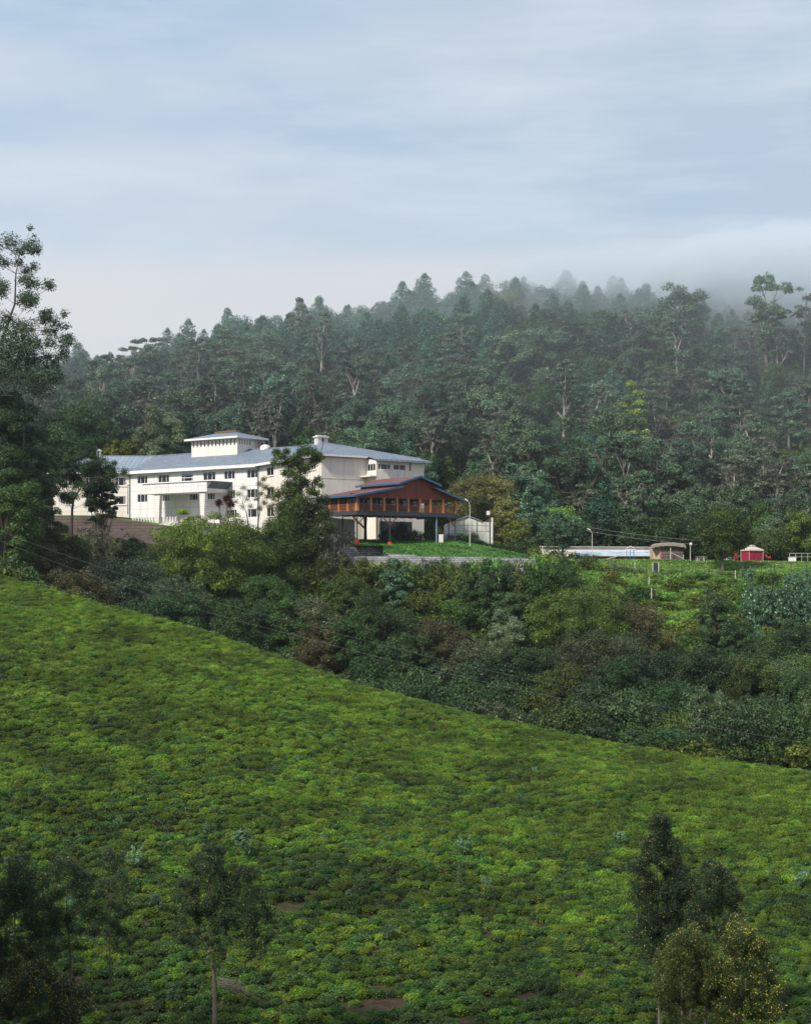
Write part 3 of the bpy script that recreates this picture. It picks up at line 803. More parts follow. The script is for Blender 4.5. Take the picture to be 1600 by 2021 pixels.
for i in range(len(us) - 1): railing(fG, us[i] + .2, us[i + 1] - .2)
fGs = frame(G_, inw(np.array([.816, .578])))          # along the left side: n points to -u
fGl = lambda s, n, z: fG(n, s, z)
pv = [.12] + vs
for i in range(len(pv) - 1): railing(fGl, pv[i] + .15, pv[i + 1] - .15)
fGr = lambda s, n, z: fG(GL - n, s, z)
for i in range(len(pv) - 1): railing(fGr, pv[i] + .15, pv[i + 1] - .15)
mb = MB()
for i in range(26):
    v = .5 + i * .4; mb.bar(fG(.45, v, CZ - .1), fG(.32, v - .65, FZ0 + .1), .05)
mb.build('slanted_slats', plain('grey_bamboo_slats', (.24, .20, .18), .8), pav)
# roofs: u, z profile along the front
oh = 1.0
def rp(u0, z0, u1, z1, va, vb, name='roof', mat='redroof', th=.12):
    mb = MB(); mb.slab([fG(u0, va, z0), fG(u1, va, z1), fG(u1, vb, z1), fG(u0, vb, z0)], (0, 0, -th)); return mb.build(name, M[mat], pav)
UA, UB = 8.1, 14.9
rp(-oh, 13.55, UA + .6, 15.32, -oh, GD + .8); rp(UB - .6, 15.22, GL + oh, 13.35, -oh, GD + .8)
rp(UA - .55, 15.74, 11.5, 16.95, -oh, GD + .8); rp(11.503, 16.95, UB + .75, 15.62, -oh, GD + .8)
def barge(u0, z0, u1, z1, v=-oh, drop=.26):
    mb = MB(); mb.slab([fG(u0, v - .05, z0 + .05), fG(u1, v - .05, z1 + .05), fG(u1, v - .05, z1 - drop), fG(u0, v - .05, z0 - drop)], fG(0, .048, 0) - fG(0, 0, 0))
    mb.build('barge_board', M['blue'], pav)
barge(-oh, 13.55, UA + .05, 15.22); barge(UB - .05, 15.08, GL + oh, 13.35)
barge(UA - .55, 15.74, 11.5, 16.95); barge(11.5, 16.95, UB + .75, 15.62)
mb = MB(); mb.box(fG, -oh - .05, -oh - .005, -oh, GD + .8, 13.3, 13.6); mb.box(fG, UA - .62, UA - .555, -oh, GD + .8, 15.5, 15.79); mb.build('eave_board', M['blue'], pav)
# boarded gable
mb = MB()
gp = [fG(.05, .05, CZ), fG(GL - .05, .05, CZ - .02), fG(GL - .05, .05, 13.42), fG(UB, .05, 15.02), fG(UB, .05, 15.60), fG(11.5, .05, 16.80), fG(UA, .05, 15.70), fG(UA, .05, 15.12), fG(.05, .05, 13.62)]
mb.slab(gp, fG(0, .12, 0) - fG(0, 0, 0)); mb.box(fG, UA - .12, UA, -.6, .05, 14.9, 15.72); mb.box(fG, UB, UB + .12, -.6, .05, 14.85, 15.62)
mb.build('gable_wall', M['redwood'], pav)
mb = MB(); mb.box(fG, UA - .02, UA + .05, .2, GD, 15.1, 15.85); mb.box(fG, UB - .05, UB + .02, .2, GD, 15.0, 15.75); mb.box(fG, 0, GL, .02, .2, CZ - .16, CZ - .003); mb.build('clerestory_wall', M['redwood'], pav)
# closed room behind the gallery
RU = us[6] - .8
fRm = lambda s, n, z: fG(s, n + 2.6, z)
wops = [(us[i] + .35, us[i + 1] - .35, FZ0 + .9, CZ - .25) for i in range(0, 6)]
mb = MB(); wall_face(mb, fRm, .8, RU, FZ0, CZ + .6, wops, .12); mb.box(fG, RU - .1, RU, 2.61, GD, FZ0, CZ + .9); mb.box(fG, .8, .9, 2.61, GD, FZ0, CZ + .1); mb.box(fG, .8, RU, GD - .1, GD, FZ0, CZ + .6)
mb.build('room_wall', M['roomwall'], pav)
for a, b_, c, d in wops:
    g = MB(); g.box(fRm, a, b_, .04, .06, c, d); g.build('window_pane', M['glass'], pav)
mb = MB(); mb.box(fG, .9, 2.3, 2.5, 2.58, FZ0 + .6, CZ - .2); mb.build('blue_blind', plain('blue_grey_blind', (.16, .22, .33), .8), pav)
mb = MB(); mb.box(fG, .8, RU, .25, GD, CZ + .0, CZ + .06); mb.build('ceiling_boards', M['brownbox'], pav)
# posts
post_px = [(704, 0.1), (770, .1), (862, .1), (899, .1)]
for k, (px_, v) in enumerate(post_px):
    u = s_at(G_, np.array([.816, .578]), px_); u = min(max(u, .15), GL - .15)
    p = fG(u, v, 0); zb = g1(p[0], p[1])
    mb = MB(); mb.tube([(p[0], p[1], zb - .2), (p[0], p[1], FZ0 - .6)], .10 if k != 2 else .13, 8); mb.build('post', M['steel'] if k != 2 else M['pipe'], pav)
    if k in (0, 1, 3):
        mb = MB()
        for sg in (-1, 1):
            if (k == 0 and sg == -1): mb.bar(fG(u, v + .1, 9.2), fG(u, v + 1.6, FZ0 - .62), .14); continue
            if k == 3 and sg == 1: mb.bar(fG(u, v + .1, 9.2), fG(u, v + 1.6, FZ0 - .62), .14); continue
            mb.bar(fG(u + sg * .12, v, 9.1), fG(u + sg * 1.55, v, FZ0 - .62), .14)
        mb.build('brace', M['brace'], pav)
    if k < 2:
        mb = MB(); h = 1.15 if k == 0 else .75; r_ = .36 if k == 0 else .33
        mb.tube([(p[0], p[1], zb - .3), (p[0], p[1], zb + h)], [r_, r_], 12); mb.build('post_base', M['redbase'], pav)
for (px_, Y) in ((676, 271.5), (743, 272), (885, 281), (752, 276)):
    p = P(px_, 1060, Y); zb = g1(p[0], p[1])
    mb = MB(); mb.tube([(p[0], p[1], zb - .2), (p[0], p[1], FZ0 - .5)], .09, 8); mb.build('post', M['steel'] if px_ != 743 else M['offwhite'], pav)
    if px_ in (676, 752):
        mb = MB(); mb.tube([(p[0], p[1], zb - .3), (p[0], p[1], zb + .8)], [.36, .36], 12); mb.build('post_base', M['redbase'], pav)
p = P(721, 1060, 270); zb = g1(p[0], p[1])
mb = MB(); mb.tube([(p[0], p[1], zb - .3), (p[0], p[1], 9.0), (p[0], p[1], FZ0 - .5)], [.28, .22, .3], 8); mb.bar((p[0], p[1], 8.6), (p[0] - 2.0, p[1] - 1.2, FZ0 - .62), .22)
mb.build('tree_post', M['brownbox'], pav)
mb = MB(); pw = fDE(tW + 0.4, -pr - .5, 0)[:2]; fu = frame(pw, dDE); mb.box(fu, 0, 6.6, 0, .15, 5.9, 10.3); mb.build('undercroft_shade_panel', M['roomwall'], pav)  # added dark panel, its colour stands in for the shade below the deck
# small white notice board under the pavilion
nb = P(870, 1069, 266); nb[2] = g1(nb[0], nb[1])
t = thing('notice_board', nb, 'blank white board on two legs under the pavilion', 'notice board'); f = frame(nb[:2], np.array([1, .25]))
mb = MB(); mb.box(f, -.36, .36, -.04, .04, nb[2] + .95, nb[2] + 2.2); mb.build('board', M['white'], t)
for s in (-.25, .25):
    mb = MB(); mb.box(f, s - .04, s + .04, -.03, .03, nb[2] - .2, nb[2] + .948); mb.build('leg', M['steel'], t)

# ------------------------------------------------------------------ walls, sheds, terrace furniture
def strip_wall(name, pts, th, mat, label, cat, group=None):
    """pts: list of (px, Y, ztop, zbottom); a straight-run wall with real thickness"""
    mb = MB(); q = [(P(px_, 0, Y)[:2], zt, zb) for px_, Y, zt, zb in pts]
    for (p, zt, zb), (p2, zt2, zb2) in zip(q[:-1], q[1:]):
        f = frame(p, p2 - p); L = np.linalg.norm(p2 - p)
        mb.add([f(0, 0, zb), f(L, 0, zb2), f(L, th, zb2), f(0, th, zb), f(0, 0, zt), f(L, 0, zt2), f(L, th, zt2), f(0, th, zt)],
               [(3, 2, 1, 0), (4, 5, 6, 7), (0, 1, 5, 4), (1, 2, 6, 5), (2, 3, 7, 6), (3, 0, 4, 7)])
    return solid(name, mb, mat, label, cat, group)
stone = courses('grey_stone_blocks', 0.0, .62, .27, (.24, .25, .27), (.46, .46, .48), (.12, .13, .14), .035, .95, stain=.55)
brown = courses('brown_boarded_wall', 0.0, 5.2, .55, (.115, .085, .080), (.15, .115, .105), (.065, .05, .05), .04, .95, stain=.5, offset=.2)
strip_wall('stone_wall', [(640, 251.6, 3.9, -1), (760, 251.4, 3.95, -1), (900, 251.6, 3.9, -1), (1056, 252.6, 3.6, -1)], .6, stone, 'long grey stone retaining wall below the lawn', 'retaining wall')
strip_wall('stone_wall', [(655, 254.2, 5.4, 2), (752, 254.4, 5.35, 2)], .6, stone, 'short upper tier of grey stone wall by the red post base', 'retaining wall')
strip_wall('stone_wall', [(752.5, 254.4, 4.4, 2.6), (820, 254.4, 4.2, 2.6)], .5, stone, 'low middle step of grey stone wall beside the lawn edge', 'retaining wall')
strip_wall('retaining_wall', [(60, 303.5, 11.7, 2), (200, 303.5, 11.8, 2), (262, 303.3, 11.1, 2), (345, 302.5, 9.9, 2)], .8, brown, 'tall brown retaining wall below the left wing', 'retaining wall')
# curved pale retaining wall below the pavilion's left side
mb = MB(); cpts = [P(px_, 0, Y)[:2] for px_, Y in ((640, 262), (650, 268), (668, 274), (700, 277.5))]
for p, q in zip(cpts[:-1], cpts[1:]):
    f = frame(p, q - p); mb.box(f, 0, np.linalg.norm(q - p), 0, .3, 3.5, 10.4)
solid('basement_wall', mb, M['offwhite'], 'pale curved basement wall behind the red post bases', 'wall')
# white gabled shed behind the net fence
Ys = 300
def PX(px_, z, Y): p = P(px_, 0, Y); return np.array([p[0], Y, z])
mb = MB(); a = [PX(878, 6.2, Ys), PX(970, 6.2, Ys), PX(970, 10.75, Ys), PX(950, 10.8, Ys), PX(924, 11.75, Ys), PX(900, 11.0, Ys), PX(878, 10.4, Ys)]
mb.slab(a, (0, 9, 0)); shed = thing('white_shed', PX(924, 7, Ys), 'white gable-ended shed right of the pavilion behind tall posts', 'shed')
mb.build('wall', M['offwhite'], shed)
mb = MB(); mb.slab([PX(898, 11.1, Ys - .3), PX(924, 11.95, Ys - .3), PX(951, 11.0, Ys - .3), PX(951, 10.9, Ys - .3), PX(924, 11.8, Ys - .3), PX(898, 10.95, Ys - .3)], (0, 9.6, 0)); mb.build('roof', M['slateAB'], shed)
mb = MB(); mb.slab([PX(882, 6.3, Ys - .5), PX(907, 6.3, Ys - .5), PX(907, 8.3, Ys - .5), PX(882, 8.3, Ys - .5)], (0, .4, 0)); mb.build('lower_panel', plain('stained_brown_panel', (.34, .25, .22), .9, .5, 1.0), shed)
mb = MB(); mb.slab([PX(880, 8.3, Ys - 1.4), PX(910, 8.3, Ys - 1.4), PX(910, 8.7, Ys - .1), PX(880, 8.7, Ys - .1)], (0, 0, .1)); mb.build('lean_to_roof', M['pipe'], shed)
# tall post fence round the court
nf = thing('court_fence', PX(940, 6.8, 294), 'tall green posts and rails of the court fence before the white shed', 'fence')
for px_ in (915, 941, 967):
    mb = MB(); mb.tube([PX(px_, 5.8, 294), PX(px_, 11.0, 294)], .09, 6); mb.build('post', M['green_post'], nf)
for k, px_ in enumerate((923, 932, 950, 959)):
    mb = MB(); mb.tube([PX(px_, 5.8, 294), PX(px_, 10.8, 294)], .035, 5); mb.build('stay', M['wire'], nf)
for z in (8.9, 9.9):
    mb = MB(); mb.tube([PX(890, z + .15, 294), PX(967, z, 294)], .04, 5); mb.build('rail', M['green_post'], nf)
mb = MB(); mb.tube([PX(971, 5.8, 296), PX(971, 11.4, 296)], .14, 8)
solid('white_pole', mb, M['white'], 'thick white pole at the right end of the court fence', 'pole')

# long low white building
lw = thing('low_building', PX(1175, 4, 300), 'long low white building with blue-white sheet awning', 'building')
mb = MB(); mb.slab([PX(1068, 3.5, 300), PX(1290, 3.5, 300), PX(1290, 6.25, 300), PX(1068, 6.35, 300)], (0, 7, 0)); mb.build('wall', M['cream'], lw)
mb = MB(); mb.slab([PX(1066, 6.36, 299.6), PX(1291, 6.26, 299.6), PX(1291, 6.26, 307.4), PX(1066, 6.36, 307.4)], (0, 0, .10)); mb.build('roof', M['offwhite'], lw)
mb = MB(); mb.slab([PX(1133, 4.85, 298.2), PX(1289, 4.85, 298.2), PX(1289, 5.5, 299.95), PX(1133, 5.5, 299.95)], (0, 0, .07)); mb.build('awning', M['bluesheet'], lw)
mb = MB(); mb.slab([PX(1133, 4.70, 298.15), PX(1289, 4.68, 298.15), PX(1289, 4.84, 298.15), PX(1133, 4.84, 298.15)], (0, .06, 0)); mb.build('awning_edge', M['white'], lw)
mb = MB(); mb.slab([PX(1136, 3.2, 299.3), PX(1289, 3.2, 299.3), PX(1289, 4.6, 299.3), PX(1136, 4.6, 299.3)], (0, .5, 0)); mb.build('plinth', M['tan'], lw)
for i in range(9):
    px_ = 1140 + i * 18.5; mb = MB(); mb.tube([PX(px_, 3.5, 298.4), PX(px_, 4.8, 298.4)], .05, 5); mb.build('awning_post', M['brace'], lw)
# white stand
ws = thing('white_stand', PX(1067.5, 4, 293), 'small white square frame stand left of the low building', 'stand')
for px_ in (1065.2, 1070):
    mb = MB(); mb.tube([PX(px_, 3.5, 293), PX(px_, 6.3, 293)], .07, 5); mb.build('leg', M['white'], ws)
mb = MB()
for z in (5.7, 6.3): mb.bar(PX(1064.6, z, 293), PX(1070.6, z, 293), .13)
mb.build('crossbars', M['white'], ws)
# play frame in front of low building
pf = thing('play_frame', PX(1243, 4, 294), 'small blue and white play frame before the low building', 'play frame')
mb = MB()
for px_ in (1236, 1243, 1250): mb.tube([PX(px_, 3.4, 294), PX(px_, 6.0, 294)], .06, 5)
mb.build('posts', M['blue'], pf)
mb = MB(); mb.bar(PX(1233, 5.8, 294), PX(1253, 5.8, 294), .1); mb.bar(PX(1234, 6.0, 294), PX(1243, 6.35, 294), .1); mb.bar(PX(1243, 6.35, 294), PX(1252, 6.0, 294), .1); mb.build('roof_bars', M['white'], pf)
mb = MB(); mb.bar(PX(1232, 5.0, 293.6), PX(1193, 4.0, 293), .3, .12); mb.build('slide', M['canvas'], pf)
# log hut
hy = 292
hut = thing('log_hut', PX(1318, 4, hy), 'weathered log hut with sagging thatch roof at the end of the low building', 'hut')
mb = MB(); mb.slab([PX(1304, 3.4, hy), PX(1348, 3.4, hy), PX(1348, 6.15, hy), PX(1304, 6.25, hy)], (0, 5, 0)); mb.build('wall', M['logs'], hut, label='dark log wall')
mb = MB(); mb.slab([PX(1288, 3.4, hy + 1.0), PX(1303.8, 3.4, hy), PX(1303.8, 6.25, hy), PX(1288, 6.15, hy + 1.0)], (0, 4, 0)); mb.build('wall', M['palelogs'], hut, label='pale plank side wall')
mb = MB(); mb.slab([PX(1301, 3.4, hy - .06), PX(1304.5, 3.4, hy - .06), PX(1304.5, 6.1, hy - .06), PX(1301, 6.1, hy - .06)], (0, .055, 0)); mb.build('corner_board', plain('faded_pink_paint', (.50, .19, .20), .9, .4), hut)
mb = MB(); xs = np.linspace(1284, 1353, 15)
zt = [6.25 + .45 * sin((x - 1284) / 69 * pi) ** .6 + random.uniform(-.07, .07) for x in xs]
top = [PX(x, z, hy - .7) for x, z in zip(xs, zt)]; bk = [PX(x, z + .35, hy + 3) for x, z in zip(xs, zt)]; lo_ = [PX(x, z - .28 - random.uniform(0, .12), hy - .75) for x, z in zip(xs, zt)]
n = len(xs)
mb.add(top + bk + lo_ + [p - np.array([0, 0, .3]) for p in bk], [(i, i + 1, n + i + 1, n + i) for i in range(n - 1)] + [(2 * n + i, 2 * n + i + 1, i + 1, i) for i in range(n - 1)] + [(3 * n + i, 3 * n + i + 1, 2 * n + i + 1, 2 * n + i) for i in range(n - 1)] + [(n - 1, 2 * n - 1, 4 * n - 1, 3 * n - 1), (0, 2 * n, 3 * n, n)])
mb.build('roof', M['thatch'], hut)
mb = MB(); mb.tube([PX(1322.5, 3.6, hy - .8), PX(1322.5, 6.0, hy - .8)], .08, 5); mb.tube([PX(1322, 5.2, hy - .8), PX(1348, 4.15, hy - .8)], .06, 5); mb.tube([PX(1348, 3.4, hy - .8), PX(1348, 4.8, hy - .8)], .06, 5); mb.build('handrail', M['offwhite'], hut)
# gazebo tent
ty = 296
tent = thing('gazebo_tent', PX(1489, 3.9, ty), 'maroon-curtained gazebo tent with cream pyramid roof', 'tent')
def sq(c, half, z, rot=.35):
    return [np.array([c[0] + half * 1.414 * cos(rot + pi / 4 + i * pi / 2), c[1] + half * 1.414 * sin(rot + pi / 4 + i * pi / 2), z]) for i in range(4)]
tc_ = PX(1483, 0, ty)
mb = MB(); k = 14
lo4, hi4 = sq(tc_, 1.36, 3.35), sq(tc_, 1.28, 5.6)
for i in range(4):
    for j in range(k):
        ta_, tb_ = j / k, (j + 1) / k; nn = unit((lo4[i] + lo4[(i + 1) % 4]) / 2 - np.array([tc_[0], tc_[1], 3.8]))
        wa, wb = (.09 if j % 2 else 0), (.09 if (j + 1) % 2 else 0)
        mb.poly(lo4[i] * (1 - ta_) + lo4[(i + 1) % 4] * ta_ + nn * wa, lo4[i] * (1 - tb_) + lo4[(i + 1) % 4] * tb_ + nn * wb,
                hi4[i] * (1 - tb_) + hi4[(i + 1) % 4] * tb_ + nn * wb * .5, hi4[i] * (1 - ta_) + hi4[(i + 1) % 4] * ta_ + nn * wa * .5)
mb.build('curtain', M['maroon'], tent)
for p in sq(tc_, 1.38, 0):
    mb = MB(); mb.tube([(p[0], p[1], 3.3), (p[0], p[1], 5.6)], .05, 6); mb.build('pole', M['concrete'], tent)
mb = MB(); e0, e1, e2 = sq(tc_, 1.5, 5.55), sq(tc_, 1.48, 5.78), sq(tc_, .3, 6.35)
mb.add(e0 + e1 + e2, [(i, (i + 1) % 4, 4 + (i + 1) % 4, 4 + i) for i in range(4)] + [(4 + i, 4 + (i + 1) % 4, 8 + (i + 1) % 4, 8 + i) for i in range(4)] + [(8, 9, 10, 11)]); mb.build('roof', M['canvas'], tent)
mb = MB(); e0, e1 = sq(tc_, .42, 6.4), sq(tc_, .1, 6.66); mb.add(e0 + e1, [(i, (i + 1) % 4, 4 + (i + 1) % 4, 4 + i) for i in range(4)] + [(4, 5, 6, 7)]); mb.build('roof_vent', M['canvas'], tent)
# red slide beside the tent
sl_ = thing('red_slide', PX(1514, 3.9, 296), 'small red slide right of the gazebo tent', 'slide')
mb = MB(); pts = [PX(1503, 5.6, 296), PX(1508, 4.8, 296), PX(1513, 4.35, 296), PX(1519, 4.3, 296)]
for p, q in zip(pts[:-1], pts[1:]): mb.bar(p, q, .7, .12); mb.bar(p + np.array([0, -.35, .1]), q + np.array([0, -.35, .1]), .08, .3)
mb.build('chute', M['pinkred'], sl_)
mb = MB(); mb.tube([PX(1504, 3.3, 296), PX(1504, 5.5, 296)], .06, 5); mb.tube([PX(1519, 3.3, 296), PX(1519, 4.8, 296)], .06, 5); mb.build('legs', M['pinkred'], sl_)
# red seat left of tent
rs = thing('red_chair', PX(1452, 3.9, 294), 'small red chair left of the gazebo tent', 'chair')
f = frame(PX(1452, 0, 294)[:2], np.array([1, .3]))
mb = MB(); mb.box(f, -.25, .25, -.25, .25, 4.4, 4.48); mb.build('seat', M['pinkred'], rs)
mb = MB(); mb.box(f, -.25, .25, .2, .26, 4.482, 5.1); mb.build('backrest', M['pinkred'], rs)
for a_, b_ in ((-.2, -.2), (.2, -.2), (-.2, .2), (.2, .2)):
    mb = MB(); mb.box(f, a_ - .03, a_ + .03, b_ - .03, b_ + .03, 3.4, 4.398); mb.build('leg', M['pinkred'], rs)
# picnic tables
def table(px_, Y, w, label):
    p = PX(px_, 0, Y); zb = g1(p[0], p[1]); t = thing('picnic_table', (p[0], p[1], zb), label, 'picnic table', 'picnic tables on the terrace')
    f = frame(p[:2], np.array([1, .05])); mb = MB(); mb.box(f, -w / 2, w / 2, -.4, .4, zb + .72, zb + .8); mb.build('table_top', M['concrete'], t)
    for s in (-.35, .35):
        mb = MB(); mb.box(f, s * w - .06, s * w + .06, -.3, .3, zb, zb + .718); mb.build('leg', M['concrete'], t)
    for nn in (-.8, .7):
        mb = MB(); mb.box(f, -w / 2, w / 2, nn, nn + .25, zb + .4, zb + .46); mb.box(f, -w * .3, -w * .3 + .1, nn + .02, nn + .23, zb, zb + .398); mb.box(f, w * .3, w * .3 + .1, nn + .02, nn + .23, zb, zb + .398); mb.build('bench', M['concrete'], t)
table(1381, 293, 1.5, 'pale picnic table right of the lamp post'); table(1439, 295, 1.6, 'pale picnic table between the big tree and the red chair')
# white cistern box and railing at the far right
mb = MB(); f = frame(PX(1557, 0, 292)[:2], np.array([1, 0])); mb.box(f, 0, 1.15, 0, 1.0, 3.6, 4.35); mb.box(f, -.05, 1.2, -.05, 1.05, 4.352, 4.42)
solid('cistern_box', mb, M['white'], 'low white box at the left end of the grey railing', 'box')
rl = thing('grey_railing', PX(1585, 4, 293), 'low grey metal railing at the right edge of the terrace', 'railing')
mb = MB(); mb.tube([PX(1557, 5.1, 293.5), PX(1640, 5.1, 293.5)], .04, 5); mb.tube([PX(1557, 4.5, 293.5), PX(1640, 4.5, 293.5)], .03, 5); mb.build('rail', M['concrete'], rl)
for px_ in range(1557, 1641, 12):
    mb = MB(); mb.tube([PX(px_, 3.6, 293.5), PX(px_, 5.1, 293.5)], .04, 5); mb.build('post', M['concrete'], rl)
# lamp posts
def lamp(px_, ytop, ybot, Y, label, arm=True, head='tube', mat='concrete'):
    p = P(px_, ybot, Y); zt = P(px_, ytop, Y)[2]; zb = p[2]
    t = thing('lamp_post', p, label, 'lamp post')
    mb = MB(); mb.tube([(p[0], p[1], zb - .5), (p[0], p[1], zt - (.7 if arm else .2))], [.09, .05], 8)
    if arm: mb.tube([(p[0], p[1], zt - .7), (p[0] - .12, p[1], zt - .35), (p[0] - .4, p[1], zt)], .05, 6)
    mb.build('pole', M[mat], t)
    mb = MB()
    if head == 'tube': mb.tube([(p[0] - .34, p[1], zt - .04), (p[0] - .85, p[1], zt + .28)], [.10, .07], 8)
    else:
        k = 10; prof = [(0, -.28), (.2, -.2), (.28, 0), (.2, .2), (0, .28)]
        mb.add([np.array([p[0] + .1 + r * cos(2 * pi * i / k), p[1] + r * sin(2 * pi * i / k), zt - .35 + z]) for r, z in prof for i in range(k)],
               [(a * k + j, a * k + (j + 1) % k, (a + 1) * k + (j + 1) % k, (a + 1) * k + j) for a in range(4) for j in range(k)])
    mb.build('lamp_head', M['white'], t)
lamp(927, 988, 1071, 268, 'pale lamp post with angled arm at the right end of the pavilion lawn')
lamp(1168, 1046, 1115, 289, 'thin white lamp post before the long low building', head='tube')
lamp(1361.5, 1070, 1109, 291, 'white lamp post with round lamp right of the log hut', arm=False, head='ball')
lamp(253, 952, 1010, 306, 'slim lamp post with globe before the left wing', arm=True, head='ball', mat='steel')
# lamp heads near court
fl = thing('flood_lamp', PX(964, 11, 297), 'flood lamp pole beside the court fence', 'flood lamp')
mb = MB(); mb.tube([PX(966, 6, 297), PX(966, 12.6, 297)], .07, 6); mb.build('pole', M['steel'], fl)
mb = MB(); f = frame(PX(963.5, 0, 297)[:2], np.array([1, .2])); mb.box(f, -.3, .2, -.2, .2, 11.9, 12.6); mb.build('lamp_head', M['white'], fl)
# utility pole behind and its wires
up_ = thing('utility_pole', PX(957.5, 8, 320), 'dark timber utility pole behind the white shed', 'utility pole')
mb = MB(); mb.tube([PX(957.5, 7, 320), PX(957.5, 15.4, 320)], .16, 8); mb.build('pole', M['brownbox'], up_)
mb = MB(); mb.bar(PX(953, 15.0, 320), PX(962, 15.0, 320), .15); mb.build('crossarm', M['brownbox'], up_)
def wire(pts, r, label, sag=.0, mat='wire', group=None):
    q = []
    for a_, b_ in zip(pts[:-1], pts[1:]):
        for t in np.linspace(0, 1, 13)[:-1]:
            q.append(a_ * (1 - t) + b_ * t - np.array([0, 0, sag * 4 * t * (1 - t)]))
    q.append(pts[-1]); mb = MB(); mb.tube(q, r, 4)
    return solid('power_line', mb, M[mat], label, 'power line', group)
wire([PX(905, 15.2, 285), PX(957.5, 15.0, 320)], .03, 'upper thin wire from the pavilion to the timber utility pole', .15)
wire([PX(905, 14.5, 285), PX(957.5, 14.6, 320)], .03, 'lower thin wire from the pavilion to the timber utility pole', .2)
wire([PX(1150, 9.9, 297), PX(1375, 7.3, 292)], .025, 'upper wire above the long low building', .25)
wire([PX(1150, 9.2, 297), PX(1375, 6.6, 292)], .025, 'lower wire above the long low building', .25)
wire([P(-150, 985, 205), P(560, 1222, 200), P(1750, 1468, 178)], .008, 'upper of two long power lines before the dark valley trees', 1.1)
wire([P(-150, 1003, 205), P(560, 1248, 200), P(1750, 1490, 178)], .008, 'lower of two long power lines before the dark valley trees', 1.1)
# wire fence below the terrace
wf = thing('wire_fence', PX(1350, 1, 279), 'thin post and wire fence along the slope below the terrace', 'fence')
fx = [1040, 1100, 1150, 1200, 1212, 1230, 1252, 1262, 1275, 1318, 1345, 1372, 1398, 1424, 1450, 1475, 1502, 1528, 1560, 1590, 1630]
tops = []
for px_ in fx:
    Y = 279 + 2 * sin(px_); p = PX(px_, 0, Y); zb = g1(p[0], p[1]); mb = MB(); mb.bar((p[0], p[1], zb - .3), (p[0], p[1], zb + 1.75), .1)
    mb.build('post', M['offwhite'] if px_ in (1450, 1252) else M['brownbox'], wf); tops.append(np.array([p[0], p[1], zb]))
for h in (.8, 1.5):
    mb = MB(); mb.tube([t + np.array([0, 0, h]) for t in tops], .02, 4); mb.build('wire', M['wire'], wf)
gt = thing('panel_gate', PX(1293, 1, 282), 'narrow dark panel gate between two pale posts below the hut', 'gate')
zb = g1(PX(1293, 0, 282)[0], 282)
for px_ in (1287.5, 1299): 
    mb = MB(); mb.tube([PX(px_, zb - .3, 282), PX(px_, 3.4, 282)], .09, 6); mb.build('post', M['concrete'], gt)
mb = MB(); mb.slab([PX(1288.8, 1.9, 281.95), PX(1297.8, 1.9, 281.95), PX(1297.8, 3.3, 281.95), PX(1288.8, 3.3, 281.95)], (0, .08, 0)); mb.build('gate_panel', M['roomwall'], gt)
for k, (px_, yt, yb, Y) in enumerate(((1280, 1138, 1170, 268), (1284.5, 1160, 1192, 262))):
    mb = MB(); mb.tube([P(px_, yb + 10, Y), P(px_ + .5, yt, Y)], [.11, .08], 6)
    solid('wooden_pole', mb, M['concrete'], ('upper' if k == 0 else 'lower') + ' of two pale wooden poles on the green slope below the panel gate', 'pole', 'wooden poles on the slope')

